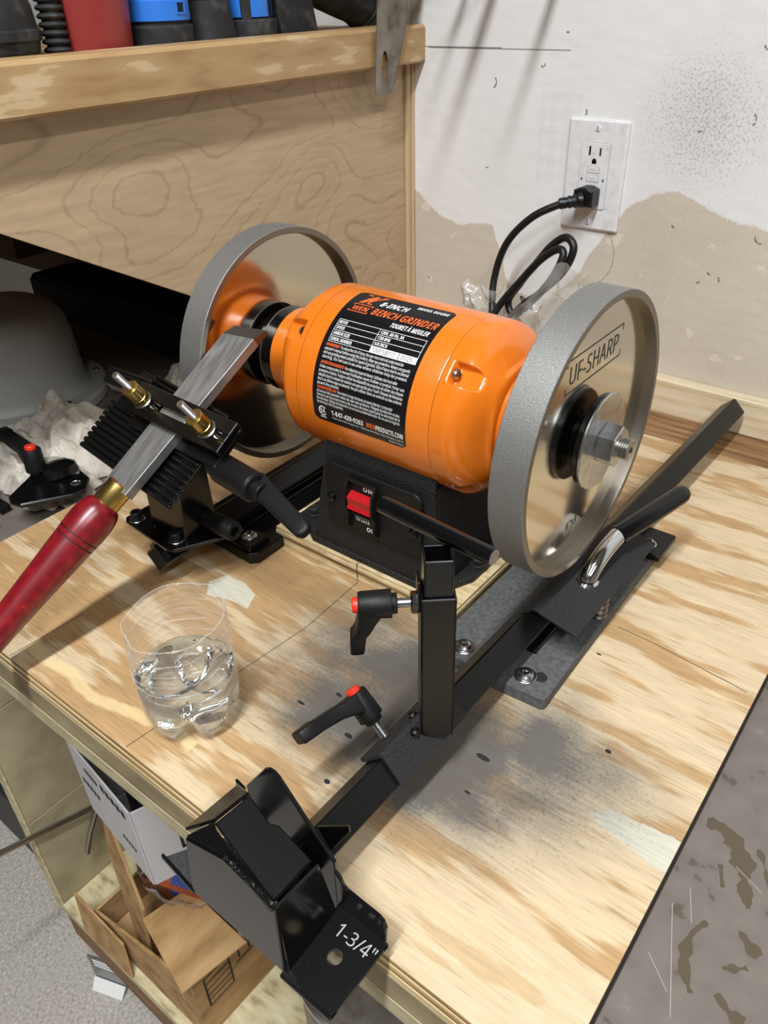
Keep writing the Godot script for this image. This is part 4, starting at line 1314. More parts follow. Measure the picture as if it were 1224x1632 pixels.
	plate(s, p.call([[-0.0830, 0.0284, 0.3415], [-0.0582, 0.0174, 0.3415], [-0.0582, 0.0203, 0.3415], [-0.0825, 0.0317, 0.3415]]), -0.0018, 0.0004)
	fin(s, M.gloss, "left_lip", t)
	s = S()
	plate(s, [Vector3(-0.0157, 0.0488, 0.2835), Vector3(-0.0068, 0.0348, 0.2835), Vector3(0.0088, 0.0657, 0.2835), Vector3(0.0084, 0.0707, 0.2835)], -0.0015, 0.0003)
	fin(s, M.gloss, "corner_gusset", t)
	s = S()
	plate(s, p.call([[-0.0887, 0.0193, 0.2807], [-0.0811, 0.0193, 0.2807], [-0.0811, 0.0255, 0.2807], [-0.0882, 0.0284, 0.2807]]), -0.002, 0.0004)
	plate(s, p.call([[-0.0887, 0.0193, 0.2788], [-0.0811, 0.0193, 0.2788], [-0.0544, 0.0193, 0.2969], [-0.0544, 0.0232, 0.2969]]), -0.002, 0.0004)
	fin(s, M.gloss, "rear_tab", t)
	s = S()
	for k in 26:
		var f := k / 25.0
		var c := Vector3(-0.0201 + 0.0324 * f, 0.0870 - 0.0086 * f, 0.3396)
		box(s, Transform3D(Basis(Vector3(rng.randf(), rng.randf(), rng.randf()).normalized(), rng.randf() * 3), c), Vector3.ONE * (0.0012 + 0.0012 * rng.randf()), 0.0003)
	fin(s, M.black, "weld_seam", t)

# ---------------------------------------------------------------- left jig, chisel
var JT := Transform3D(Basis(Vector3(0.99360, -0.06197, 0.09447), Vector3(0, 0.83614, 0.54851), Vector3(-0.11299, -0.54500, 0.83079)), Vector3(-0.2814, 0.1540, 0.14484)).orthonormalized()
func J(w: float, d: float, n: float) -> Vector3: return JT * (Vector3(w, n, -d) * 0.001)   # millimetres: across, up along the blade, out of the platform
func jbox(s: SurfaceTool, a: Vector3, b: Vector3, bev := 0.0004):   # w, d, n ranges
	var c := (a + b) * 0.5
	var z := (b - a).abs() * 0.001
	box(s, JT * at(Vector3(c.x, c.z, -c.y) * 0.001), Vector3(z.x, z.z, z.y), bev)
func left_side():
	var t := thing("chisel_jig", "black ribbed platform jig holding the red-handled chisel", "jig")
	var s := S()
	# platform: base slab, two ribbed fields, a groove for the clamp
	jbox(s, Vector3(-84, -50, -13), Vector3(40, 31, -9.5), 0.0005)
	fin(s, M.black, "platform", t)
	for k in 9:
		s = S()
		var d := -48.5 + 5.3 * k
		var off := -0.10 * (d + 30)
		lathe(s, Transform3D(JT.basis * Basis(Vector3(0, 0, 1), -PI / 2), J(-84 + off, d, -8.5)), [Vector2(0, 0), Vector2(0.0020, 0.0002), Vector2(0.0023, 0.0006), Vector2(0.0023, 0.1262), Vector2(0.0020, 0.1266), Vector2(0, 0.1268)], 10)
		jbox(s, Vector3(-84 + off, d - 1.9, -10), Vector3(43 + off, d + 1.9, -8.4), 0.0002)
		fin(s, M.black, "rib", t)
	for k in 4:
		s = S()
		var d := 18.5 + 4.3 * k
		lathe(s, Transform3D(JT.basis * Basis(Vector3(0, 0, 1), -PI / 2), J(-62, d, -8.5)), [Vector2(0, 0), Vector2(0.0017, 0.0002), Vector2(0.0019, 0.0006), Vector2(0.0019, 0.0922), Vector2(0.0017, 0.0926), Vector2(0, 0.0928)], 10)
		jbox(s, Vector3(-62, d - 1.9, -10), Vector3(31, d + 1.9, -8.4), 0.0002)
		fin(s, M.black, "rib", t)
	s = S()
	plate(s, [J(-95, 3, 3), J(-42, 10.5, 3), J(-49, 24.5, 3), J(-101, 17.5, 3)], -0.010, 0.0006)
	var ub := fin(s, M.black, "end_block", t)
	for k in 4:
		s = S()
		var f := (k + 0.5) / 4.0
		var ra := J(lerpf(-96, -101, f), lerpf(3.5, 17.5, f), 3.3)
		var rb := J(lerpf(-42, -48, f), lerpf(11, 24.5, f), 3.3)
		cyl(s, ra, rb, 0.0023, 12, 0.0004)
		fin(s, M.black, "rib", ub)
	# lower jaw and clamp bar with its slot, turned a few degrees on the platform
	var KT := JT * Transform3D(Basis(Vector3.UP, deg_to_rad(4.6)), Vector3(0.014, 0, -0.010))
	var kbox := func(sf: SurfaceTool, w0: float, w1: float, d0: float, d1: float, n0: float, n1: float):
		box(sf, KT * at(Vector3((w0 + w1) / 2, (n0 + n1) / 2, -(d0 + d1) / 2) * 0.001), Vector3(w1 - w0, n1 - n0, d1 - d0) * 0.001, 0.0006)
	s = S()
	kbox.call(s, -62, 44, -21, 14, -8, -2.5)
	fin(s, M.black, "lower_jaw", t)
	s = S()
	kbox.call(s, -60, 52, 1.8, 13.2, 6, 12)
	kbox.call(s, -60, 52, -13.2, -3.6, 6, 12)
	kbox.call(s, -60, -53, -4.0, 2.2, 6, 12)
	kbox.call(s, 45, 52, -4.0, 2.2, 6, 12)
	fin(s, M.gloss, "clamp_bar", t, "slotted black clamp bar")
	for w in [-31.0, 45.0]:
		var a: Vector3 = KT * (Vector3(w - 14.0, 12.0, 1.0) * 0.001)
		var up := (JT.basis * Vector3(0, 1, 0))
		s = S()
		lathe(s, frame_y(a, a + up), [Vector2(0.0078, 0), Vector2(0.0078, 0.0008), Vector2(0.0070, 0.0014), Vector2(0.005, 0.0016)], 28)
		fin(s, M.zinc, "knob_washer", t)
		s = S()
		var pr := [Vector2(0.0045, 0.0012), Vector2(0.0066, 0.0014), Vector2(0.0069, 0.002), Vector2(0.0069, 0.006), Vector2(0.0062, 0.0064), Vector2(0.0062, 0.0080), Vector2(0.0069, 0.0084), Vector2(0.0069, 0.0172), Vector2(0.0062, 0.018), Vector2(0.003, 0.018)]
		lathe(s, frame_y(a, a + up), pr, 36)
		var kn := fin(s, M.brass, "brass_knob", t, "turned brass thumb nut")
		s = S()
		threads(s, a - up * 0.016, a + up * 0.0345, 0.0030, 0.0010, 14)
		fin(s, M.zinc, "clamp_stud", t)
	# pivot rod and big lever on the right
	s = S()
	cyl(s, J(15, 0, -15), J(56, -3, -15), 0.0042, 20)
	fin(s, M.brassdull, "pivot_rod", t)
	s = S()
	lathe(s, frame_y(J(46, -3, -14), J(100, -2, -14)), [Vector2(0, 0), Vector2(0.0085, 0), Vector2(0.0092, 0.001), Vector2(0.0092, 0.008), Vector2(0.0112, 0.0086), Vector2(0.0115, 0.0095), Vector2(0.0115, 0.0455), Vector2(0.0100, 0.0475), Vector2(0.0066, 0.048), Vector2(0.0066, 0.0545), Vector2(0.0058, 0.0555), Vector2(0.0042, 0.0552), Vector2(0, 0.0545)], 36)
	var hb := fin(s, M.plastic, "lever_hub", t, "big black lever hub")
	s = S()
	var A := J(88, 2, -17)
	var Bq := J(93, -4, -20) + Vector3(0.055, -0.0, 0.0)
	Bq = A + (J(150, -9, -16) - A) * 0.92
	var ar := (Bq - A).normalized()
	var sd := ar.cross(JT.basis.y).normalized()
	var nn := sd.cross(ar)
	var rings := []
	for q in [[0.0, 0.0085, 0.0045], [0.01, 0.0080, 0.0042], [0.055, 0.0068, 0.0036], [0.062, 0.0062, 0.0034], [0.0655, 0.0040, 0.0028]]:
		var ring := []
		for e in rrect(q[1] * 2, q[2] * 2, 0.0022, 3): ring.append(A + ar * q[0] + sd * e.x + nn * e.y)
		rings.append(ring)
	s.set_smooth_group(1)
	for i in rings.size() - 1:
		for j in rings[0].size():
			var jj: int = (j + 1) % rings[0].size()
			quad(s, rings[i][j], rings[i][jj], rings[i + 1][jj], rings[i + 1][j])
	var last: Array = rings[-1]
	for j in range(1, last.size() - 1): tri(s, last[0], last[j], last[j + 1])
	fin(s, M.plastic, "lever_arm", hb)
	# stand: folded channel on a foot plate
	s = S()
	plate(s, [Vector3(-0.3270, 0.0500, 0.151), Vector3(-0.2830, 0.0440, 0.151), Vector3(-0.2880, 0.104, 0.146), Vector3(-0.3330, 0.100, 0.146)], -0.003, 0.0005)
	plate(s, [Vector3(-0.2830, 0.0440, 0.151), Vector3(-0.2830, 0.0440, 0.118), Vector3(-0.2830, 0.110, 0.118), Vector3(-0.2880, 0.104, 0.146)], -0.003, 0.0005)
	plate(s, [Vector3(-0.3270, 0.0480, 0.118), Vector3(-0.3270, 0.0480, 0.151), Vector3(-0.3330, 0.100, 0.146), Vector3(-0.3330, 0.105, 0.118)], -0.003, 0.0005)
	fin(s, M.gloss, "stand_channel", t)
	s = S()
	prism(s, PackedVector2Array([Vector2(-0.356, 0.108), Vector2(-0.260, 0.108), Vector2(-0.260, 0.120), Vector2(-0.279, 0.156), Vector2(-0.2835, 0.1645), Vector2(-0.290, 0.1665), Vector2(-0.352, 0.1610), Vector2(-0.357, 0.157)]), Transform3D(Basis(Vector3(1, 0, 0), Vector3(0, 0, 1), Vector3(0, -1, 0)), Vector3(0, 0.0485, 0)), 0.0035, 0.0008)
	fin(s, M.gloss, "foot_plate", t)
	s = S()
	prism(s, PackedVector2Array([Vector2(-0.352, 0.110), Vector2(-0.284, 0.110), Vector2(-0.284, 0.158), Vector2(-0.288, 0.161), Vector2(-0.350, 0.156)]), Transform3D(Basis(Vector3(1, 0, 0), Vector3(0, 0, 1), Vector3(0, -1, 0)), Vector3(0, 0.0450, 0)), 0.0035, 0.0008)
	fin(s, M.black, "clamp_plate", t)
	for c in [Vector3(-0.3455, 0.0486, 0.1535), Vector3(-0.2925, 0.0486, 0.1535)]:
		s = S()
		cyl(s, c, c + Vector3(0, 0.0010, 0), 0.0070, 28, 0.0003)
		var wz := fin(s, M.zinc, "bolt_washer", t)
		s = S()
		lathe(s, at(c + Vector3(0, 0.001, 0)), [Vector2(0.0047, 0), Vector2(0.0049, 0.0003), Vector2(0.0049, 0.0066), Vector2(0.0044, 0.0072), Vector2(0.0026, 0.0072), Vector2(0.0026, 0.004), Vector2(0, 0.004)], 24)
		fin(s, M.plastic, "socket_bolt", t)
	s = S()
	lathe(s, frame_y(Vector3(-0.284, 0.060, 0.1265), Vector3(-0.246, 0.060, 0.1265)), [Vector2(0.0060, 0), Vector2(0.0075, 0.001), Vector2(0.0085, 0.012), Vector2(0.0085, 0.034), Vector2(0.0078, 0.0360), Vector2(0.0046, 0.0362), Vector2(0.0044, 0.0300), Vector2(0, 0.0298)], 32)
	fin(s, M.plastic, "side_knob", t)
	# sleeve under the foot plate
	var LT := rail_T(-0.3080, 0.0, 0.1665)
	s = S()
	angle_sleeve(s, LT, -0.052, -0.004, 0.0120, 0.0120, 0.003)
	fin(s, M.black, "rail_sleeve", t)
	# its rail and mount
	var r := thing("left_rail", "short black square rail running under the left wheel", "rail")
	s = S()
	var q := PackedVector2Array()
	for v in rrect(0.020, 0.020, 0.0022, 3): q.append(v.rotated(PI / 4))
	rail_mesh(s, LT, 0.48)
	fin(s, M.black, "square_tube", r)
	s = S()
	var q2 := PackedVector2Array()
	for v in rrect(0.0164, 0.0164, 0.001, 2): q2.append(v.rotated(PI / 4))
	prism(s, q2, LT * at(Vector3(0, 0, -0.002)), 0.0023, 0)
	fin(s, M.slot, "tube_opening", r)
	var m := thing("left_rail_mount", "black mounting plate bolted to the board under the left rail", "mount")
	s = S()
	prism(s, PackedVector2Array([Vector2(-0.356, 0.096), Vector2(-0.268, 0.100), Vector2(-0.262, 0.094), Vector2(-0.262, 0.062), Vector2(-0.2735, 0.056), Vector2(-0.2735, -0.141), Vector2(-0.356, -0.141)]), Transform3D(Basis(Vector3(1, 0, 0), Vector3(0, 0, 1), Vector3(0, -1, 0)), Vector3(0, 0.0118, 0)), 0.0115, 0.0009)
	fin(s, M.black, "base_plate", m)
	s = S()
	boxmm(s, Vector3(-0.2960, 0.0118, 0.072), Vector3(-0.268, 0.0165, 0.098), 0.001)
	boxmm(s, Vector3(-0.3175, 0.0118, -0.139), Vector3(-0.2985, 0.0155, 0.09), 0.0008)
	fin(s, M.black, "rail_cradle", m)
	torx_bolt(m, Vector3(-0.2830, 0.0166, 0.0845), 0.0058)
	chisel()

func chisel():
	var t := thing("chisel", "wood turning chisel with a red handle and brass ferrule clamped in the jig", "chisel")
	# blade: flat bar with ground skew bevel
	var s := S()
	var wl := func(d: float) -> float: return lerpf(-14.5, -17.5, (d + 60.0) / 160.0)
	var wr := func(d: float) -> float: return lerpf(14.0, 15.0, (d + 60.0) / 160.0)
	flat(s)
	var n0 := -2.4; var n1 := 5.6
	var b := 0.3
	var secs := [[-61.0, -61.0, n1], [-56.0, -57.0, n1], [86.0, 92.0, n1], [97.5, 104.5, 1.2]]
	for i in 3:
		if i == 2:
			fin(s, M.blade, "blade", t, "flat grey steel blade")
			s = S()
			flat(s)
		var A = secs[i]
		var B = secs[i + 1]
		var m: int = i
		var a := [J(wl.call(A[0]), A[0], n0), J(wr.call(A[1]), A[1], n0), J(wr.call(A[1]), A[1], A[2] - b), J(wr.call(A[1]) - b, A[1], A[2]), J(wl.call(A[0]) + b, A[0], A[2]), J(wl.call(A[0]), A[0], A[2] - b)]
		var c := [J(wl.call(B[0]), B[0], n0), J(wr.call(B[1]), B[1], n0), J(wr.call(B[1]), B[1], B[2] - b), J(wr.call(B[1]) - b, B[1], B[2]), J(wl.call(B[0]) + b, B[0], B[2]), J(wl.call(B[0]), B[0], B[2] - b)]
		for k in 6:
			var j := (k + 1) % 6
			quad(s, a[k], a[j], c[j], c[k])
		if i == 0:
			for k in range(1, 5): tri(s, a[0], a[k + 1], a[k])
		if i == 2:
			for k in range(1, 5): tri(s, c[0], c[k], c[k + 1])
	fin(s, M.bevel, "blade_bevel", t, "darker ground tip")
	var f0 := J(-0.5, -56.5, 1.5)
	var f1 := J(-2.2, -75.0, 0.8)
	s = S()
	lathe(s, frame_y(f1, f0), [Vector2(0.0090, -0.003), Vector2(0.0103, -0.003), Vector2(0.0106, -0.0025), Vector2(0.0105, 0.0182), Vector2(0.0101, 0.0188), Vector2(0.0070, 0.0188)], 48)
	fin(s, M.brass, "ferrule", t, "plain brass ferrule")
	s = S()
	cyl(s, f0 - (f0 - f1).normalized() * 0.001, f0 + (f0 - f1).normalized() * 0.0007, 0.0093, 32, 0.0002)
	fin(s, M.handle, "handle_nose", t)
	var h0 := f1 + (f0 - f1).normalized() * 0.0005
	var h1 := J(-6.0, -206.0, 0.0)
	var T := frame_y(h0, h1)
	var pr := [[0, 0.0], [0, 10.2], [1.2, 12.4], [4, 14.2], [8, 15.4], [13, 16.2], [18, 16.5], [24, 16.4], [29.4, 16.0], [30, 15.5], [30.6, 15.9], [34.4, 15.6], [35, 15.1], [35.6, 15.5], [46, 15.0], [60, 14.2], [78, 13.2], [95, 12.4], [112, 11.7], [128, 11.2], [138, 11.2], [144, 10.6], [149, 8.8], [152, 5.6], [153, 0.0]]
	s = S()
	lathe(s, T, pr.map(func(q): return Vector2(q[1] * 0.001, q[0] * 0.001)), 64)
	var hd := fin(s, M.handle, "handle", t, "glossy red turned handle")
	for y in [30.0, 35.0]:
		s = S()
		var r: float = (16.05 if y < 32 else 15.65) * 0.001
		lathe(s, T, [Vector2(r - 0.0008, (y - 0.55) * 0.001), Vector2(r - 0.0001, (y - 0.4) * 0.001), Vector2(r - 0.0001, (y + 0.4) * 0.001), Vector2(r - 0.0008, (y + 0.55) * 0.001)], 64)
		fin(s, M.line, "burnt_line", hd)

# ---------------------------------------------------------------- left panel, shelf and what stands on it
func shelf_side():
	var t := thing("shelf_unit", "birch plywood shelf unit with sloping side panel at the left wall corner", "shelf")
	var s := S()
	var px := -0.468
	var o := [[0.31, 0.3690], [0.1406, 0.2729], [-0.0341, 0.1734], [-0.20, 0.0790], [-0.335, 0.002], [WZ + 0.0006, 0.002], [WZ + 0.0006, 0.3530], [0.31, 0.3530 + 0.0160]]
	var pp := PackedVector2Array()
	for q in [[0.2990, 0.3632], [0.1406, 0.2729], [-0.0341, 0.1734], [-0.20, 0.0790], [-0.335, 0.002], [WZ + 0.0006, 0.002], [WZ + 0.0006, 0.3635]]: pp.append(Vector2(q[0], q[1]))
	# picture face
	var id := Geometry2D.triangulate_polygon(pp)
	flat(s)
	for i in range(0, id.size(), 3):
		var P := []
		for k in 3:
			var v := pp[id[i + k]]
			P.append(v)
		if (P[1] - P[0]).cross(P[2] - P[0]) < 0: P = [P[0], P[2], P[1]]
		for v in P:
			s.set_uv(Vector2((v.x + 0.42) / 0.62, (0.37 - v.y) / 0.24)); s.add_vertex(Vector3(px, v.y, v.x))
	var m := mat(Color.WHITE, 0.6)
	m.albedo_texture = panel_picture()
	fin(s, m, "side_veneer", t, "side panel face with rotary-cut birch grain")
	s = S()
	prism(s, pp, Transform3D(Basis(Vector3(0, 0, 1), Vector3(0, 1, 0), Vector3(-1, 0, 0)), Vector3(px - 0.0003, 0, 0)), 0.017, 0)
	fin(s, M.plydark, "side_panel", t)
	s = S()
	boxmm(s, Vector3(px + 0.0002, 0.002, WZ + 0.0006), Vector3(px + 0.0055, 0.3525, WZ + 0.012), 0.0008)
	boxmm(s, Vector3(px + 0.0055, 0.002, WZ + 0.0006), Vector3(px + 0.0085, 0.3525, WZ + 0.005), 0.0008)
	fin(s, mat(hexc("c9b08a"), 0.65), "corner_bead", t)
	s = S()
	prism(s, PackedVector2Array([Vector2(-0.4735, 0.3545), Vector2(-0.4465, 0.3535), Vector2(-0.4440, 0.3560), Vector2(-0.4437, 0.3890), Vector2(-0.4470, 0.3925), Vector2(-0.4735, 0.3930)]), Transform3D(Basis.IDENTITY, Vector3(0, 0, WZ + 0.0008)), 0.76, 0.0006)
	var lm := mat(hexc("c49a66"), 0.5)
	tri_tex(lm, ntex(noise(0.012, 5, 401), [[0.0, hexc("9b774f")], [0.35, hexc("b18e62")], [0.68, hexc("bb9a6d")], [0.74, hexc("cdb28a")], [1.0, hexc("d6be98")]]), Vector3(6, 6, 1.3))
	fin(s, lm, "front_lip", t, "rounded hardwood lip")
	s = S()
	boxmm(s, Vector3(-2.2, 0.3640, WZ + 0.0008), Vector3(-0.4740, 0.3900, 0.34), 0.001)
	fin(s, M.plydark, "shelf_board", t)
	var dk := mat(hexc("17110d"), 0.9)  # near-black colour stands in for the deep shade under the shelf
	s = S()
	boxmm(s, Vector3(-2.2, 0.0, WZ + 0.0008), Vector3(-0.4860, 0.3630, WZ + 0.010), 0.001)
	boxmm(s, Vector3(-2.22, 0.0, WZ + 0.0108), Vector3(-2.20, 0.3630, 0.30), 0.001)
	fin(s, dk, "shaded_back", t)
	s = S()
	boxmm(s, Vector3(-2.10, 0.012, -0.300), Vector3(-0.900, 0.075, -0.280), 0.001)
	fin(s, mat(hexc("4a3421"), 0.8), "lower_cleat", t)
	s = S()
	boxmm(s, Vector3(-1.29, 0.120, -0.250), Vector3(-0.93, 0.150, -0.10), 0.001)
	fin(s, mat(hexc("4a3421"), 0.8), "inner_shelf", t)

	# things on the shelf, from the viewer's end towards the wall
	var y := 0.3903
	var d := thing("rubber_boot", "black rubber hose boot with a dusty rounded end, nearest on the shelf", "hose fitting", Vector3(-0.527, y, 0.083))
	s = S()
	lathe(s, at(Vector3.ZERO), [Vector2(0.040, 0), Vector2(0.045, 0.003), Vector2(0.047, 0.015), Vector2(0.045, 0.035), Vector2(0.040, 0.050), Vector2(0.030, 0.062), Vector2(0.014, 0.070), Vector2(0, 0.072)], 40)
	fin(s, M.rubber, "rubber_dome", d)
	s = S()
	lathe(s, at(Vector3.ZERO), [Vector2(0.046, 0.010), Vector2(0.0485, 0.012), Vector2(0.0485, 0.018), Vector2(0.046, 0.020)], 40)
	fin(s, M.rubber, "rubber_band", d)
	d = thing("bristle_brush", "dark bristle brush wedged between the rubber boot and red bucket", "brush", Vector3(-0.506, y, 0.0275))
	s = S()
	for k in 7:
		lathe(s, at(Vector3(0, 0.006 * k, 0)), [Vector2(0.006, 0), Vector2(0.0105, 0.0015), Vector2(0.0115, 0.003), Vector2(0.0100, 0.0048), Vector2(0.006, 0.0062)], 24)
	lathe(s, at(Vector3.ZERO), [Vector2(0.008, 0), Vector2(0.0082, 0.05), Vector2(0.005, 0.075), Vector2(0, 0.076)], 16)
	fin(s, M.rubber, "bristles", d)
	d = thing("red_bucket", "dull red plastic bucket standing behind the shelf lip", "bucket", Vector3(-0.5175, y, -0.0145))
	s = S()
	lathe(s, at(Vector3.ZERO), [Vector2(0, 0), Vector2(0.0335, 0), Vector2(0.0350, 0.0015), Vector2(0.0395, 0.085), Vector2(0.0415, 0.086), Vector2(0.0415, 0.091), Vector2(0.0375, 0.091), Vector2(0.0330, 0.006), Vector2(0, 0.006)], 48)
	fin(s, M.bucket, "bucket_shell", d)
	s = S()
	lathe(s, at(Vector3.ZERO), [Vector2(0.0393, 0.072), Vector2(0.0408, 0.073), Vector2(0.0408, 0.076), Vector2(0.0394, 0.077)], 48)
	fin(s, M.bucket, "bucket_ridge", d)
	blue_cup(Vector3(-0.5055, y, -0.0820), 0.0300, 0.0265, "blue and black hose adapter with a square window, right of the red bucket", true)
	d = thing("rubber_reducer", "dusty black rubber cone between the two blue adapters", "hose fitting", Vector3(-0.5055, y, -0.1400))
	s = S()
	lathe(s, at(Vector3.ZERO), [Vector2(0.024, 0), Vector2(0.0268, 0.001), Vector2(0.0265, 0.006), Vector2(0.0215, 0.034), Vector2(0.0200, 0.060), Vector2(0.0180, 0.060), Vector2(0.0180, 0.002)], 40)
	fin(s, M.rubber, "cone", d)
	s = S()
	lathe(s, at(Vector3.ZERO), [Vector2(0.0216, 0.034), Vector2(0.0228, 0.0345), Vector2(0.0228, 0.0375), Vector2(0.0212, 0.038)], 40)
	fin(s, M.white, "pale_band", d)
	blue_cup(Vector3(-0.5050, y, -0.1940), 0.0285, 0.0225, "narrower blue and black hose adapter with open slots, near the wall end", false)
	d = thing("flat_nozzle", "flat black vacuum nozzle leaning beside the slotted blue adapter", "nozzle", Vector3(-0.5060, y, -0.2480))
	s = S()
	for sg in [-1.0, 1.0]:
		plate(s, [Vector3(0.018 * sg, 0, 0.024), Vector3(0.018 * sg, 0, -0.032), Vector3(0.012 * sg, 0.075, -0.020), Vector3(0.012 * sg, 0.075, 0.030)], 0.003 * -sg, 0.0005)
	plate(s, [Vector3(-0.018, 0, 0.024), Vector3(0.018, 0, 0.024), Vector3(0.012, 0.075, 0.030), Vector3(-0.012, 0.075, 0.030)], -0.003, 0.0005)
	plate(s, [Vector3(0.018, 0, -0.032), Vector3(-0.018, 0, -0.032), Vector3(-0.012, 0.075, -0.020), Vector3(0.012, 0.075, -0.020)], -0.003, 0.0005)
	fin(s, M.rubber, "nozzle_body", d)
	d = thing("hose_cuff", "wide black hose cuff lying tilted with its mouth to the wall", "hose fitting", Vector3(-0.512, y, -0.325))
	s = S()
	var ca := Vector3(0.0, 0.058, 0.042)
	var cb := Vector3(0.008, 0.0265, -0.052)
	lathe(s, frame_y(ca, cb), [Vector2(0.0265, 0), Vector2(0.0285, 0), Vector2(0.0280, 0.070), Vector2(0.0275, 0.080), Vector2(0.0290, 0.0985), Vector2(0.0285, 0.1000), Vector2(0.0262, 0.0995), Vector2(0.0245, 0.080), Vector2(0.0225, 0.06), Vector2(0.0225, 0)], 48)
	fin(s, M.rubber, "cuff", d)
	s = S()
	lathe(s, frame_y(ca, cb), [Vector2(0.0288, 0.0950), Vector2(0.0302, 0.0958), Vector2(0.0302, 0.0995), Vector2(0.0286, 0.1002)], 48)
	fin(s, M.rubber, "cuff_rim", d)
	# hand saw hanging in front of the lip
	saw()

func blue_cup(c: Vector3, r: float, rb: float, label: String, window: bool):
	var d := thing("hose_adapter", label, "hose fitting", c)
	var s := S()
	lathe(s, at(Vector3.ZERO), [Vector2(0, 0), Vector2(r * 0.97, 0), Vector2(r, 0.001), Vector2(r, 0.0145), Vector2(r * 0.96, 0.0160), Vector2(rb, 0.0165), Vector2(rb * 0.98, 0.070), Vector2(0, 0.070)], 48)
	fin(s, M.rubber, "black_base", d)
	s = S()
	if window:
		lathe(s, at(Vector3.ZERO), [Vector2(rb, 0.0190), Vector2(rb + 0.0022, 0.0195), Vector2(rb + 0.0018, 0.0345), Vector2(rb + 0.0008, 0.0355), Vector2(rb + 0.0008, 0.052), Vector2(rb, 0.0525)], 48)
		fin(s, M.blue, "blue_ring", d)
		s = S()
		var a := 0.12
		var dr := Vector3(cos(a), 0, -sin(a))
		var T := Transform3D(Basis(Vector3(0, 1, 0), dr, Vector3(0, 1, 0).cross(dr)), dr * (rb + 0.0015) + Vector3(0, 0.0290, 0))
		box(s, T, Vector3(0.0072, 0.0012, 0.0075), 0.0004)
		fin(s, M.slot, "ring_window", d)
		s = S()
		for e in [[0.0045, 0, 0.0016, 0.0105], [-0.0045, 0, 0.0016, 0.0105], [0, 0.0048, 0.0105, 0.0014], [0, -0.0048, 0.0105, 0.0014]]:
			box(s, T * at(Vector3(e[0], 0.0004, e[1])), Vector3(e[2], 0.0016, e[3]), 0.0003)
		fin(s, M.blue, "window_frame", d)
	else:
		for k in 5:
			s = S()
			lathe(s, at(Vector3.ZERO), [Vector2(rb, 0.0175), Vector2(rb + 0.0020, 0.0180), Vector2(rb + 0.0016, 0.050), Vector2(rb, 0.0505)], 12, TAU * k / 5 - 0.62, TAU * k / 5 + 0.20)
			fin(s, M.blue, "blue_segment", d)

func saw():
	var t := thing("hand_saw", "rusty hand saw blade hanging tip down over the shelf lip", "saw")
	var s := S()
	# outline in (z, y); teeth on the wall side, oval hole near the tip built by splitting the blade in two halves
	var L := func(y: float) -> float: return -0.3165 - 0.028 * (y - 0.33)
	var Rr := func(y: float) -> float: return -0.3475 - 0.36 * (y - 0.33)
	var hole := []
	var hc := Vector2(-0.3330, 0.3550)
	for k in 13:
		var a := PI / 2 - PI * k / 12.0
		hole.append(hc + Vector2(0.0062 * cos(a), 0.0160 * sin(a)))
	var left := PackedVector2Array([Vector2(hc.x, 0.3275), Vector2(-0.3210, 0.3275), Vector2(-0.3180, 0.3290), Vector2(L.call(0.333), 0.333), Vector2(L.call(0.60), 0.60), Vector2(hc.x - 0.03, 0.60), Vector2(hc.x, hc.y + 0.0160)])
	for k in range(1, 12): left.append(hole[k])
	left.append(Vector2(hc.x, hc.y - 0.0160))
	var right := PackedVector2Array([Vector2(hc.x, hc.y + 0.0160), Vector2(hc.x - 0.03, 0.60), Vector2(Rr.call(0.60), 0.60)])
	var n := 100
	for k in n:
		var y := 0.60 - (0.60 - 0.334) * k / n
		right.append(Vector2(Rr.call(y), y))
		right.append(Vector2(Rr.call(y - 0.0009) - 0.0022, y - 0.0009))
		right.append(Vector2(Rr.call(y - 0.0018) + 0.0002, y - 0.0018))
	right.append(Vector2(-0.3475, 0.3300)); right.append(Vector2(-0.3462, 0.3280)); right.append(Vector2(hc.x, 0.3275)); right.append(Vector2(hc.x, hc.y - 0.0160))
	for k in range(1, 12):
		var h: Vector2 = hole[12 - k]
		right.append(Vector2(2 * hc.x - h.x, h.y))
	for p in [left, right]:
		prism(s, p, Transform3D(Basis(Vector3(0, 0, 1), Vector3(0.05, 1, 0).normalized(), Vector3(-1, 0, 0)), Vector3(-0.4575, 0, 0)), 0.0010, 0)
	fin(s, M.sawsteel, "saw_blade", t)
	s = S()
	prism(s, PackedVector2Array([Vector2(-0.325, 0.57), Vector2(-0.322, 0.66), Vector2(-0.36, 0.70), Vector2(-0.45, 0.69), Vector2(-0.47, 0.60), Vector2(-0.42, 0.57)]), Transform3D(Basis(Vector3(0, 0, 1), Vector3(0.05, 1, 0).normalized(), Vector3(-1, 0, 0)), Vector3(-0.4515, 0, 0)), 0.014, 0.003)
	fin(s, M.brownwood, "saw_handle", t)

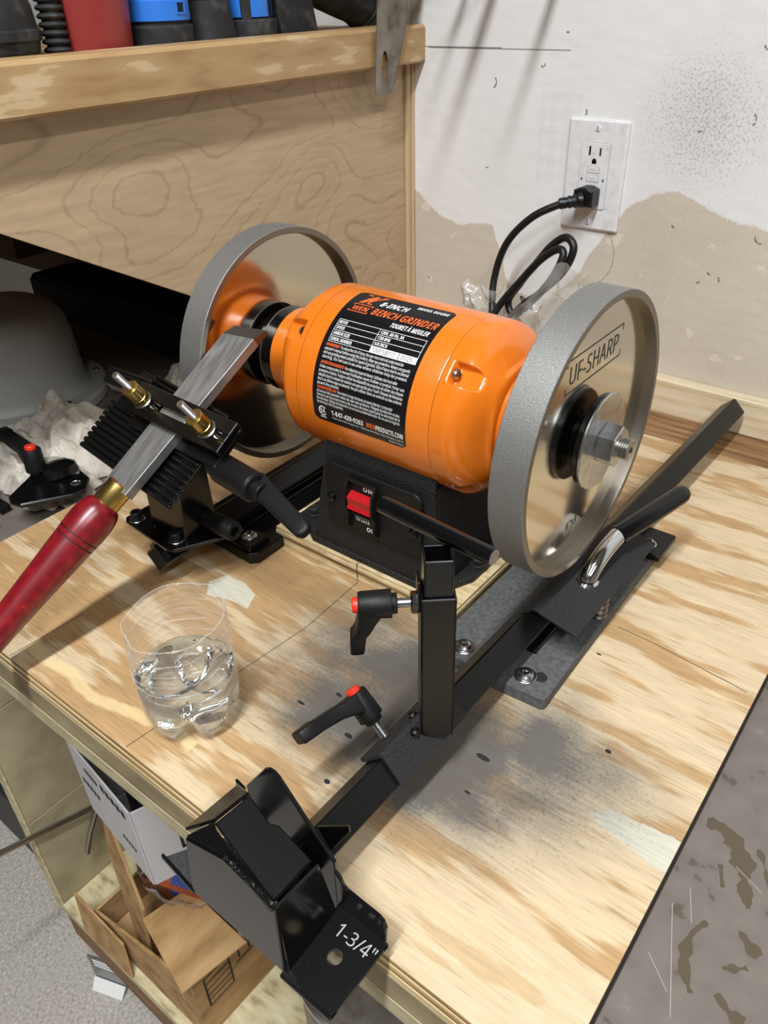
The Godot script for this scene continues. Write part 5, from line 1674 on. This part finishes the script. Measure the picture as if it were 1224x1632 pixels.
# ---------------------------------------------------------------- outlet, cord, bag
func outlet_and_cord():
	var c := Vector3(-0.2114, 0.2489, WZ)
	var t := thing("wall_outlet", "white wall outlet with test buttons and a cover plate on the drywall", "outlet", c)
	var s := S()
	prism(s, rrect(0.0702, 0.1149, 0.003), at(Vector3(0, 0, 0.0004)), 0.0055, 0.0026)
	fin(s, M.outlet, "cover_plate", t)
	s = S()
	prism(s, rrect(0.0345, 0.0685, 0.0022), at(Vector3(0, 0, 0.0050)), 0.0011, 0)
	fin(s, M.printgrey, "insert_gap", t)
	s = S()
	prism(s, rrect(0.0335, 0.0675, 0.002), at(Vector3(0, 0, 0.0050)), 0.0022, 0.0004)
	fin(s, M.outlet, "receptacle", t)
	for y in [0.0215, -0.0195]:
		s = S()
		boxmm(s, Vector3(-0.0073, y, 0.0068), Vector3(-0.0051, y + 0.0092, 0.00728), 0)
		fin(s, M.slot, "slot", t)
		s = S()
		boxmm(s, Vector3(0.0052, y, 0.0068), Vector3(0.0072, y + 0.0080, 0.00728), 0)
		fin(s, M.slot, "slot", t)
		s = S()
		cyl(s, Vector3(0, y - 0.0055, 0.0068), Vector3(0, y - 0.0055, 0.00728), 0.0026, 20, 0)
		boxmm(s, Vector3(-0.0026, y - 0.0085, 0.0068), Vector3(0.0026, y - 0.0055, 0.00728), 0)
		fin(s, M.slot, "ground_hole", t)
	for y in [0.0068, -0.0022]:
		s = S()
		boxmm(s, Vector3(-0.0072, y - 0.0036, 0.0070), Vector3(0.0072, y + 0.0036, 0.0073), 0)
		fin(s, M.printgrey, "button_gap", t)
		s = S()
		prism(s, rrect(0.0132, 0.0062, 0.0006), at(Vector3(0, y, 0.0070)), 0.0009, 0.0003)
		var b := fin(s, M.outlet, "button", t)
		s = S()
		letters(s, "RESET" if y > 0 else "TEST", 0.0022, -1, func(p): return Vector3(p.x, y - 0.0011 + p.y, 0.0080), false, 0.0, 0.5)
		fin(s, M.printgrey, "button_lettering", b)
	for x in [-0.0128, 0.0128]:
		s = S()
		boxmm(s, Vector3(x - 0.0008, -0.0046, 0.0068), Vector3(x + 0.0008, -0.0018, 0.00735), 0)
		fin(s, M.slot, "indicator", t)
	for y in [0.0485, -0.0485]:
		s = S()
		lathe(s, Transform3D(Basis(Vector3(1, 0, 0), Vector3(0, 0, 1), Vector3(0, -1, 0)), Vector3(0, y, 0.0057)), [Vector2(0.0036, 0), Vector2(0.0033, 0.0010), Vector2(0.002, 0.0014), Vector2(0, 0.0015)], 24)
		var sc := fin(s, M.outlet, "plate_screw", t)
		s = S()
		box(s, Transform3D(Basis(Vector3(0, 0, 1), 0.15), Vector3(0, y, 0.0070)), Vector3(0.0007, 0.0058, 0.0006), 0)
		fin(s, M.slot, "screw_slot", sc)
	# power cord
	var p := thing("power_cord", "black power cord looping from the wall outlet down behind the grinder", "cord")
	var pc := c + Vector3(0.0, -0.0200, 0.0075)
	s = S()
	prism(s, PackedVector2Array([Vector2(-0.0115, -0.0085), Vector2(0.0115, -0.0085), Vector2(0.0115, 0.0085), Vector2(0.004, 0.0115), Vector2(-0.004, 0.0115), Vector2(-0.0115, 0.0085)]), at(pc), 0.020, 0.0015)
	fin(s, M.cordblack, "plug", p)
	s = S()
	var e0 := pc + Vector3(-0.001, -0.001, 0.020)
	var e1 := e0 + Vector3(-0.020, -0.004, 0.012)
	lathe(s, frame_y(e0, e1), [Vector2(0.0085, -0.002), Vector2(0.0080, 0.003), Vector2(0.0066, 0.004), Vector2(0.0074, 0.0055), Vector2(0.0074, 0.0085), Vector2(0.0060, 0.009), Vector2(0.0060, 0.0105), Vector2(0.0068, 0.011), Vector2(0.0068, 0.014), Vector2(0.0056, 0.0145), Vector2(0.0056, 0.016), Vector2(0.0062, 0.0165), Vector2(0.0060, 0.0235), Vector2(0.0045, 0.0245)], 20)
	fin(s, M.cordblack, "strain_relief", p)
	s = S()
	var path := [e1 + Vector3(0.004, 0.001, -0.002), Vector3(-0.259, 0.2085, -0.368), Vector3(-0.2885, 0.176, -0.365), Vector3(-0.300, 0.134, -0.360), Vector3(-0.292, 0.098, -0.345), Vector3(-0.275, 0.060, -0.32), Vector3(-0.24, 0.035, -0.30), Vector3(-0.205, 0.045, -0.305),
		Vector3(-0.225, 0.080, -0.325), Vector3(-0.266, 0.112, -0.338), Vector3(-0.253, 0.142, -0.340), Vector3(-0.237, 0.164, -0.340), Vector3(-0.219, 0.188, -0.340), Vector3(-0.201, 0.2005, -0.338), Vector3(-0.189, 0.191, -0.334), Vector3(-0.197, 0.166, -0.330), Vector3(-0.219, 0.141, -0.325), Vector3(-0.241, 0.120, -0.32), Vector3(-0.262, 0.09, -0.31),
		Vector3(-0.280, 0.075, -0.30), Vector3(-0.272, 0.112, -0.322), Vector3(-0.249, 0.146, -0.330), Vector3(-0.226, 0.174, -0.331), Vector3(-0.206, 0.189, -0.330), Vector3(-0.197, 0.184, -0.327), Vector3(-0.205, 0.158, -0.318), Vector3(-0.224, 0.131, -0.310), Vector3(-0.240, 0.110, -0.300), Vector3(-0.235, 0.07, -0.25), Vector3(-0.22, 0.045, -0.18), Vector3(-0.19, 0.05, -0.10), Vector3(-0.17, 0.055, -0.058)]
	tube(s, smooth_path(path, 10), 0.0043, 12)
	fin(s, M.cordblack, "cord", p)
	s = S()
	var tie := []
	for k in 15: tie.append(Vector3(-0.232 + 0.012 * cos(k * 0.45), 0.128 + 0.008 * sin(k * 0.45), -0.318 + 0.012 * sin(k * 0.45 + 0.9)))
	tube(s, tie, 0.0009, 6)
	fin(s, M.gloss, "wire_tie", p)
	# clear bag round the coiled cord
	var nb := noise(14.0, 3, 501)
	var nc := noise(40.0, 2, 502)
	var g := []
	for i in 41:
		var f := i / 40.0
		var ring := []
		for k in 72:
			var a := TAU * k / 72
			var r := 0.036 + 0.024 * f + 0.010 * sin(a * 3 + f * 4)
			var q := Vector3(-0.243 + r * 1.15 * cos(a), 0.002 + 0.135 * f + 0.018 * f * sin(a * 2 + 1.0) + 0.02 * f * cos(a), -0.318 + r * 0.75 * sin(a))
			var dsp := Vector3(nb.get_noise_3dv(q), nb.get_noise_3dv(q + Vector3(3, 1, 2)), nb.get_noise_3dv(q + Vector3(1, 5, 2))) * 0.022 + Vector3(nc.get_noise_3dv(q), nc.get_noise_3dv(q * 1.1 + Vector3(2, 2, 2)), nc.get_noise_3dv(q + Vector3(7, 1, 1))) * 0.008
			q += dsp * minf(1.0, f * 4.0)
			q.z = maxf(q.z, WZ + 0.022)
			q.y = maxf(q.y, 0.0008)
			ring.append(q)
		g.append(ring)
	s = S()
	sheet(s, g, true)
	tag(fin(s, M.bag, "plastic_bag", self), "crumpled clear plastic bag round the coiled cord behind the grinder", "bag")

# ---------------------------------------------------------------- left background: hood, rags, spare clamp plate
func cloth(called: String, label: String, cx: float, cz: float, rx: float, rz: float, h: float, base: float, sd: int, group := "", k2 := 1.0):
	var n1 := noise(11.0, 2, sd)
	var n2 := noise(15.0, 2, sd + 1, FastNoiseLite.TYPE_SIMPLEX_SMOOTH)
	n2.domain_warp_enabled = true; n2.domain_warp_amplitude = 0.03; n2.domain_warp_frequency = 14.0
	var g := []
	var N := 150
	var R := 62
	var rg := RandomNumberGenerator.new()
	rg.seed = sd
	var cr := []
	for k in 26:
		var ang := rg.randf() * TAU
		cr.append([cx + rx * 0.85 * sqrt(rg.randf()) * cos(k * 2.4), cz + rz * 0.85 * sqrt(rg.randf()) * sin(k * 2.4), cos(ang), sin(ang), 0.0045 + 0.005 * rg.randf(), (0.005 + 0.008 * rg.randf()) * k2, 0.018 + 0.03 * rg.randf()])
	for i in R + 1:
		var f := float(i) / R
		var ring := []
		for k in N:
			var a := TAU * k / N
			var dx := cos(a)
			var dz := sin(a)
			var out := 1.0 + 0.22 * n1.get_noise_2d(dx * 0.08, dz * 0.08) + 0.10 * n1.get_noise_2d(dx * 0.25 + 5, dz * 0.25)
			var x := cx + rx * f * out * dx
			var z := cz + rz * f * out * dz
			var dome := pow(maxf(0.0, 1.0 - pow(f, 2.6)), 0.8)
			var fold := pow(absf(n2.get_noise_2d(x * 0.8 + z * 0.6, z * 1.5 - x * 0.5)) * 2.0, 0.75)
			var y := base + 0.0016 + h * dome * (0.62 + 0.55 * n1.get_noise_2d(x, z)) + k2 * 0.006 * fold * minf(1.0, (1.0 - f) * 5.0 + 0.12)
			var cs := 0.0
			for q in cr:
				var ddx: float = x - q[0]
				var ddz: float = z - q[1]
				var al: float = ddx * q[2] + ddz * q[3]
				var ac: float = -ddx * q[3] + ddz * q[2] + 6.0 * al * al
				cs += q[5] * exp(-absf(ac) / q[4]) * maxf(0.0, 1.0 - pow(al / q[6], 2))
			y += minf(cs, 0.022) * minf(1.0, (1.0 - f) * 4.0 + 0.1)
			ring.append(Vector3(x, maxf(base + 0.0012, y), z))
		g.append(ring)
	var under := []
	for k in N: under.append(g[R][k] + Vector3(0, -0.001, 0))
	g.append(under)
	var s := S()
	sheet(s, g, true)
	tag(fin(s, M.rag, called, self), label, "rag", group)

func left_background():
	var t := thing("machine_hood", "big rounded grey machine cover with a bolted flange in the dark corner", "machine", Vector3(-0.805, -0.0165, 0.015))
	var s := S()
	lathe(s, at(Vector3.ZERO), [Vector2(0.098, 0.016), Vector2(0.094, 0.020), Vector2(0.091, 0.030), Vector2(0.087, 0.085), Vector2(0.083, 0.104), Vector2(0.074, 0.118), Vector2(0.060, 0.126), Vector2(0.03, 0.129), Vector2(0, 0.130)], 72)
	fin(s, M.hood, "dome", t)
	s = S()
	lathe(s, at(Vector3.ZERO), [Vector2(0, 0), Vector2(0.116, 0), Vector2(0.118, 0.002), Vector2(0.118, 0.012), Vector2(0.115, 0.0155), Vector2(0.097, 0.0165)], 72)
	fin(s, M.hood, "flange", t)
	for k in 6:
		pan_screw(t, Vector3(0.106 * cos(0.12 + TAU * k / 6), 0.0155, -0.106 * sin(0.12 + TAU * k / 6)), Vector3.UP, 0.0042, M.zinc)
	s = S()
	boxmm(s, Vector3(-1.095, -0.0165, -0.278), Vector3(-0.62, 0.050, -0.190), 0.008)  # added box; its black stands in for the shade in this corner
	tag(fin(s, M.slot, "shade_block", self), "added low black box standing in for the deep shade behind the grey cover", "case")
	cloth("shop_rag", "crumpled stained cloth heaped against the grey machine cover", -0.622, 0.052, 0.086, 0.066, 0.046, -0.0165, 601)
	cloth("shop_rag", "pale flat-lying cloth spread behind the spare black clamp plate", -0.585, 0.112, 0.088, 0.048, 0.020, -0.0165, 611)
	cloth("shop_rag", "crumpled cloth half hidden behind the left wheel", -0.590, -0.115, 0.075, 0.042, 0.038, -0.0165, 621)
	# spare clamp plate with lever
	var c := thing("spare_clamp", "glossy black clamp plate with red-buttoned lever lying at the board edge", "clamp")
	s = S()
	prism(s, PackedVector2Array([Vector2(-0.5110, 0.182), Vector2(-0.5060, 0.181), Vector2(-0.4850, 0.136), Vector2(-0.4840, 0.122), Vector2(-0.5050, 0.104), Vector2(-0.5640, 0.094), Vector2(-0.5760, 0.100), Vector2(-0.5740, 0.112), Vector2(-0.5300, 0.180), Vector2(-0.5200, 0.184)]), Transform3D(Basis(Vector3(1, 0, 0), Vector3(0, 0.075, 1).normalized(), Vector3(0, -1, 0.075).normalized()), Vector3(0, 0.003, 0)), 0.005, 0.0012)
	fin(s, M.gloss, "clamp_plate", c)
	s = S()
	lathe(s, at(Vector3(-0.543, 0.008, 0.126)), [Vector2(0.017, 0), Vector2(0.016, 0.004), Vector2(0.012, 0.006)], 32)
	lathe(s, Transform3D(Basis(Vector3(0, 0, 1), 0.2), Vector3(-0.535, 0.012, 0.118)), [Vector2(0.020, 0), Vector2(0.018, 0.008), Vector2(0.010, 0.013), Vector2(0, 0.014)], 24)
	fin(s, M.gloss, "boss", c)
	s = S()
	lathe(s, at(Vector3(-0.503, 0.0105, 0.121)), [Vector2(0.0055, 0), Vector2(0.0055, 0.002), Vector2(0.0040, 0.0028), Vector2(0.0030, 0.0020), Vector2(0, 0.0018)], 24)
	fin(s, M.zinc, "eyelet", c)
	lever(c, Vector3(-0.548, 0.011, 0.136), Vector3(-0.12, 1, -0.08), Vector3(-1, 0, -0.12), 0.062, 0.004, false, 1.25)
	s = S()
	boxmm(s, Vector3(-0.66, -0.0150, 0.170), Vector3(-0.556, -0.007, 0.182), 0.001)
	tag(fin(s, M.black, "steel_bar", self), "flat black steel bar on the bench under the spare clamp lever", "bar")

# ---------------------------------------------------------------- cut bottle with water
func bottle():
	var t := thing("cut_bottle", "cut-off clear plastic bottle base with water standing on the plywood", "bottle", Vector3(-0.1735, 0.0003, 0.2450))
	var nz := noise(30.0, 2, 701)
	var rad := func(y: float, a: float) -> float:
		var pr := [[0.0, 0.0240], [0.002, 0.0285], [0.006, 0.0312], [0.014, 0.0338], [0.024, 0.0352], [0.038, 0.0352], [0.047, 0.0338], [0.053, 0.0340], [0.07, 0.0335], [0.10, 0.0335]]
		var r := 0.0345
		for i in pr.size() - 1:
			if y >= pr[i][0] and y <= pr[i + 1][0]:
				r = lerpf(pr[i][1], pr[i + 1][1], sstep(pr[i][0], pr[i + 1][0], y))
		var gr := pow(0.5 - 0.5 * cos(5.0 * a + 0.9), 3.0)
		r -= 0.0095 * gr * (1.0 - sstep(0.006, 0.038, y))
		if y > 0.046: r += 0.0008 * sin((y + 0.0035 * sin(a * 2.0)) * TAU / 0.0072)
		r += 0.0011 * nz.get_noise_3d(cos(a) * 0.03, y, sin(a) * 0.03)
		return r
	var g := []
	var N := 120
	var lean := Vector3(0.001, 0, 0.0)
	var bot := []
	for i in 12:
		var f := i / 12.0
		var ring := []
		for k in N:
			var a := TAU * k / N
			var gr := pow(0.5 - 0.5 * cos(5.0 * a + 0.9), 2.0)
			var r: float = rad.call(0.0, a) * f
			ring.append(Vector3(r * cos(a), 0.0002 + 0.008 * (1 - f) * (1 - f) + 0.006 * gr * f, -r * sin(a)))
		g.append(ring)
	for i in 70:
		var f := i / 69.0
		var ring := []
		for k in N:
			var a := TAU * k / N
			var gr := pow(0.5 - 0.5 * cos(5.0 * a + 0.9), 2.0)
			var y: float = f * (0.0920 + 0.0025 * sin(a + 0.6) + 0.0008 * sin(a * 5))
			var r: float = rad.call(y, a)
			ring.append(Vector3(r * cos(a), y + 0.0002 + 0.006 * gr * (1 - sstep(0, 0.02, y)), -r * sin(a)) + lean * f)
		g.append(ring)
	var s := S()
	sheet(s, g, true)
	fin(s, M.clear, "bottle_wall", t)
	s = S()
	var lip: Array = g[g.size() - 1].duplicate()
	lip.append(lip[0])
	tube(s, lip, 0.00045, 6)
	fin(s, M.edge, "cut_edge", t)
	for ri in [38, 45, 52, 59]:
		s = S()
		var rr: Array = g[12 + ri].duplicate()
		rr.append(rr[0])
		tube(s, rr, 0.00028, 6)
		fin(s, M.edge, "moulded_ring", t)
	# water, its surface level
	var w := []
	var top := 0.0440
	for i in 12:
		var ring := []
		for p in g[i]: ring.append(Vector3(p.x * 0.975, p.y + 0.0006, p.z * 0.975))
		w.append(ring)
	for i in 36:
		var f := i / 35.0
		var ring := []
		for k in N:
			var a := TAU * k / N
			var gr := pow(0.5 - 0.5 * cos(5.0 * a + 0.9), 2.0)
			var y := lerpf(0.0004, top, f)
			var r: float = rad.call(y, a) * 0.975
			ring.append(Vector3(r * cos(a), lerpf(y + 0.0006 + 0.006 * gr * (1 - sstep(0, 0.02, y)), top, sstep(0.8, 1.0, f)), -r * sin(a)) + lean * (y / 0.083))
		w.append(ring)
	for f in [0.95, 0.85, 0.6, 0.3, 0.02]:
		var ring := []
		for p in w[47]: ring.append(Vector3(p.x * f, top - (0.0006 if f < 0.93 else 0.0003), p.z * f))
		w.append(ring)
	s = S()
	sheet(s, w, true)
	fin(s, M.water, "water", t)

# ---------------------------------------------------------------- under the bench, floor
func under_bench():
	var t := thing("brown_carton", "opened brown cardboard carton with arrow print on the lower shelf", "box")
	var s := S()
	var top := -0.470
	var x0 := -0.470; var x1 := -0.262; var z0 := 0.10; var z1 := 0.275
	var th := 0.004
	# walls
	plate(s, [Vector3(x1, -0.599, z1), Vector3(x1 + 0.006, -0.599, z0), Vector3(x1 + 0.006, top, z0), Vector3(x1, top, z1)], -th, 0.0005)
	plate(s, [Vector3(x0, -0.599, z1), Vector3(x1, -0.599, z1), Vector3(x1, top, z1), Vector3(-0.36, -0.505, z1), Vector3(x0, -0.545, z1)], -th, 0.0005)
	plate(s, [Vector3(x0, -0.599, z0), Vector3(x0, -0.599, z1), Vector3(x0, -0.545, z1), Vector3(x0, -0.545, z0)], -th, 0.0005)
	boxmm(s, Vector3(x0 + 0.005, -0.5995, z0), Vector3(x1 - 0.005, -0.597, z1 - 0.005), 0)
	fin(s, M.card, "carton_wall", t)
	s = S()
	plate(s, [Vector3(-0.262, top, 0.2860), Vector3(-0.246, top, 0.2050), Vector3(-0.348, top + 0.004, 0.2030), Vector3(-0.362, top + 0.002, 0.2620)], 0.003, 0.0006)
	fin(s, M.card, "top_flap", t)
	s = S()
	plate(s, [Vector3(-0.366, -0.580, 0.266), Vector3(-0.374, -0.470, 0.258), Vector3(-0.4450, -0.400, 0.228), Vector3(-0.4700, -0.400, 0.222), Vector3(-0.4650, -0.470, 0.236), Vector3(-0.390, -0.582, 0.266)], 0.004, 0.0006)
	fin(s, M.card, "side_flap", t)
	s = S()
	plate(s, [Vector3(-0.390, -0.597, 0.2850), Vector3(-0.400, -0.540, 0.2770), Vector3(-0.500, -0.530, 0.2770), Vector3(-0.490, -0.594, 0.2850)], 0.003, 0.0006)
	fin(s, M.card, "outer_flap", t)
	# print on the carton side
	s = S()
	var fx := x1 + 0.0010
	var pq := func(u: float, v: float) -> Vector3: return Vector3(fx + 0.006 * u / (z1 - z0), top - v, z1 - u)
	var ln := func(a: Vector2, b: Vector2, w: float):
		var n := (b - a).orthogonal().normalized() * w
		flat(s)
		quad(s, pq.call(a.x - n.x, a.y - n.y), pq.call(b.x - n.x, b.y - n.y), pq.call(b.x + n.x, b.y + n.y), pq.call(a.x + n.x, a.y + n.y))
	for q in [[0.015, 0.012, 0.050, 0.012], [0.015, 0.070, 0.050, 0.070], [0.015, 0.012, 0.015, 0.070], [0.050, 0.012, 0.050, 0.070], [0.015, 0.024, 0.050, 0.024], [0.015, 0.036, 0.050, 0.036], [0.015, 0.048, 0.050, 0.048], [0.015, 0.058, 0.050, 0.058],
		[0.064, 0.012, 0.064, 0.036], [0.064, 0.012, 0.060, 0.019], [0.064, 0.012, 0.068, 0.019], [0.079, 0.012, 0.079, 0.036], [0.079, 0.012, 0.075, 0.019], [0.079, 0.012, 0.083, 0.019], [0.058, 0.041, 0.086, 0.041]]:
		ln.call(Vector2(q[0], q[1]), Vector2(q[2], q[3]), 0.0010)
	fin(s, M.grime, "printed_marks", t)
	# white box
	var w := thing("white_box", "open white cardboard box with black print under the bench edge", "box")
	s = S()
	var a := Vector3(-0.310, -0.222, 0.2570)
	var ux := Vector3(-0.130, 0, -0.016)
	var uz := Vector3(0.024, 0, -0.060) * 1.6
	var dn := Vector3(0.004, -0.118, 0)
	plate(s, [a + dn, a, a + ux, a + ux + dn], 0.002, 0.0004)
	plate(s, [a + dn, a + uz + dn, a + uz, a], 0.002, 0.0004)
	plate(s, [a + ux + dn, a + ux, a + ux + uz, a + ux + uz + dn], 0.002, 0.0004)
	plate(s, [a + uz + dn, a + ux + uz + dn, a + ux + uz, a + uz], 0.002, 0.0004)
	plate(s, [a + dn, a + ux + dn, a + ux + uz + dn, a + uz + dn], 0.002, 0.0004)
	fin(s, M.whitecard, "box_wall", w)
	s = S()
	var nf := ux.cross(dn).normalized()
	if nf.z < 0: nf = -nf
	for q in [[0.10, 0.10, 0.40, 0.022], [0.55, 0.16, 0.22, 0.014], [0.62, 0.42, 0.3, 0.016], [0.12, 0.62, 0.22, 0.012]]:
		for k in 5:
			var b: Vector3 = a + ux * (q[0] + q[2] * k / 5.0) + dn * q[1] + nf * 0.0026
			quad(s, b, b + ux * q[2] * 0.13, b + ux * q[2] * 0.13 + dn * q[3] * 4.0, b + dn * q[3] * 4.0)
	fin(s, M.grime, "box_print", w)
	s = S()
	var nr := uz.cross(dn).normalized()
	if nr.x < 0: nr = -nr
	for q in [[0.35, 0.18, 0.03, 0.5], [0.35, 0.66, 0.3, 0.03], [0.62, 0.18, 0.03, 0.48]]:
		var b: Vector3 = a + uz * q[0] + dn * q[1] + nr * 0.0026
		quad(s, b, b + uz * q[2], b + uz * q[2] + dn * q[3], b + dn * q[3])
	fin(s, M.grime, "side_print", w)
	s = S()
	for k in 3:
		boxc(s, a + ux * (0.25 + 0.22 * k) + uz * 0.5 + dn * 0.55, Vector3(0.024, 0.09, 0.05), 0.004)
	tag(fin(s, M.gloss, "boxed_parts", self), "black plastic parts inside the open white box", "parts")
	# packet in clear wrap
	var p := thing("wrapped_packet", "orange and blue packet in clear wrap inside the brown carton", "packet", Vector3(-0.372, -0.500, 0.185))
	p.rotation = Vector3(0.3, 0.35, -0.15)
	s = S()
	boxc(s, Vector3.ZERO, Vector3(0.085, 0.115, 0.045), 0.006)
	fin(s, mat(hexc("a5502f"), 0.35), "packet_body", p)
	s = S()
	boxmm(s, Vector3(-0.012, 0.000, 0.0225), Vector3(0.036, 0.045, 0.0232), 0.0002)
	boxmm(s, Vector3(-0.01, 0.0576, -0.018), Vector3(0.030, 0.0582, 0.018), 0.0002)
	boxmm(s, Vector3(0.0426, -0.005, -0.018), Vector3(0.0432, 0.040, 0.016), 0.0002)
	fin(s, mat(hexc("27479c"), 0.4), "blue_panel", p)
	s = S()
	var nb := noise(60.0, 2, 801)
	var g := []
	for i in 15:
		var ring := []
		for k in 40:
			var an := TAU * k / 40
			var q := Vector3(0.056 * cos(an), -0.055 + 0.128 * i / 14.0, 0.036 * sin(an))
			ring.append(q + Vector3(nb.get_noise_3dv(q), nb.get_noise_3dv(q + Vector3.ONE), nb.get_noise_3dv(q + Vector3.ONE * 2)) * 0.008)
		g.append(ring)
	sheet(s, g, true)
	fin(s, M.bag, "clear_wrap", p)
	# bent rod through the end panel side
	var r := thing("bent_rod", "thin grey steel rod poking out past the bench end panel", "rod")
	s = S()
	tube(s, smooth_path([Vector3(-0.5425, -0.405, 0.385), Vector3(-0.5425, -0.437, 0.296), Vector3(-0.5425, -0.470, 0.205), Vector3(-0.5425, -0.476, 0.190)], 6), 0.0040, 12)
	fin(s, M.steel, "rod", r)
	s = S()
	tube(s, [Vector3(-0.538, -0.472, 0.203), Vector3(-0.536, -0.500, 0.222), Vector3(-0.534, -0.528, 0.235)], 0.0042, 12)
	fin(s, M.steel, "hooked_end", r)
	# things behind, under the right part of the bench
	var k := thing("grey_drum", "dull grey metal drum on the lower shelf under the bench front", "drum", Vector3(-0.085, -0.599, 0.165))
	s = S()
	lathe(s, at(Vector3.ZERO), [Vector2(0, 0), Vector2(0.075, 0), Vector2(0.078, 0.003), Vector2(0.078, 0.25), Vector2(0.074, 0.256), Vector2(0, 0.258)], 48)
	fin(s, M.sawsteel, "drum_shell", k)
	s = S()
	lathe(s, at(Vector3.ZERO), [Vector2(0.0775, 0.235), Vector2(0.081, 0.237), Vector2(0.081, 0.243), Vector2(0.0775, 0.245)], 48)
	fin(s, M.steel, "drum_hoop", k)
	k = thing("plastic_jug", "translucent grey plastic jug beside the metal drum under the bench", "jug", Vector3(0.048, -0.599, 0.195))
	s = S()
	lathe(s, at(Vector3.ZERO), [Vector2(0, 0), Vector2(0.046, 0), Vector2(0.050, 0.004), Vector2(0.050, 0.20), Vector2(0.046, 0.235), Vector2(0.030, 0.262), Vector2(0.018, 0.275), Vector2(0.018, 0.290), Vector2(0, 0.290)], 40)
	fin(s, mat(hexc("a9adb2"), 0.3), "jug_shell", k)
	s = S()
	lathe(s, at(Vector3(0, 0.285, 0)), [Vector2(0.020, 0), Vector2(0.020, 0.014), Vector2(0.018, 0.016), Vector2(0, 0.016)], 32)
	fin(s, mat(hexc("3b2a1c"), 0.4), "jug_cap", k)
	# dark bins on the floor at the far left
	var b := thing("floor_bin", "dark grey plastic bin on the floor left of the bench", "bin", Vector3(-0.835, -0.76, 0.120))
	s = S()
	boxc(s, Vector3(0, 0.09, 0), Vector3(0.26, 0.18, 0.24), 0.012)
	fin(s, M.bin, "bin_body", b)
	s = S()
	boxc(s, Vector3(0, 0.183, 0), Vector3(0.275, 0.014, 0.255), 0.005)
	fin(s, M.bin, "bin_lid", b)
	s = S()
	cyl(s, Vector3(0.08, 0.19, 0.06), Vector3(0.08, 0.215, 0.06), 0.035, 32, 0.004)
	fin(s, M.gloss, "bin_cap", b)
	s = S()
	boxmm(s, Vector3(-0.592, -0.7595, -0.34), Vector3(-0.568, -0.08, 0.268), 0.0008)
	tag(fin(s, M.whitecard, "backing_sheet", self), "pale grey sheet standing against the outside of the end panel", "sheet")

func debris():
	var spots := [[-0.0577, 0.2326, 2.4, "grit clump left of the long rail, nearest the pocket bracket"], [-0.1180, 0.1930, 1.8, "grit clump straight left of the lower clamping lever tip"], [0.0136, 0.1554, 2.6, "larger grit smear just right of the tower foot"], [0.0330, 0.0196, 1.1, "tiny grit speck right of the spring under the cover plate"], [-0.0708, 0.1954, 2.4, "grit clump in the shade under the lower clamping lever"], [0.0200, 0.1844, 1.5, "grit clump right of the rail sleeve in the dusty patch"], [-0.1007, 0.1708, 1.9, "grit clump between the bottle and the lower lever hub"], [0.0780, 0.1007, 2.2, "grit clump alone toward the right board edge"]]
	for q in spots:
		var s := S()
		var r: float = q[2] * 0.001
		lathe(s, Transform3D(Basis(Vector3.UP, rng.randf() * 6).scaled(Vector3(1.0 + rng.randf(), 0.5, 0.7)), Vector3(q[0], 0.0002, q[1])), [Vector2(0, 0), Vector2(r, 0), Vector2(r * (0.9 + 0.2 * rng.randf()), r * 0.5), Vector2(r * 0.5, r), Vector2(0, r * 1.1)], 7)
		tag(fin(s, M.grime, "grit_clump", self), q[3], "grit", "grit clumps on the board")

# an added, unseen peg rail higher up the wall, just above the picture; its pegs shade the wall below
func shade_peg_rail():
	var t := thing("shade_peg_rail", "added unseen wooden peg rail above the outlet, there to shade the drywall", "rack")
	var s := S()
	boxmm(s, Vector3(-0.42, 0.500, WZ + 0.0003), Vector3(0.10, 0.560, WZ + 0.018), 0.002)
	fin(s, M.pine, "back_board", t)
	for q in [[-0.345, 0.0035, 0.15], [-0.312, 0.0055, 0.20], [-0.245, 0.004, 0.18]]:
		s = S()
		cyl(s, Vector3(q[0], 0.53, WZ + 0.017), Vector3(q[0], 0.515, WZ + 0.017 + q[2]), q[1], 24, 0.003)
		fin(s, M.pine, "peg", t)

func _ready():
	rng.seed = 7
	materials()
	camera_and_light()
	setting()
	bench()
	grinder()
	right_side()
	left_side()
	shelf_side()
	outlet_and_cord()
	left_background()
	bottle()
	under_bench()
	debris()
	shade_peg_rail()
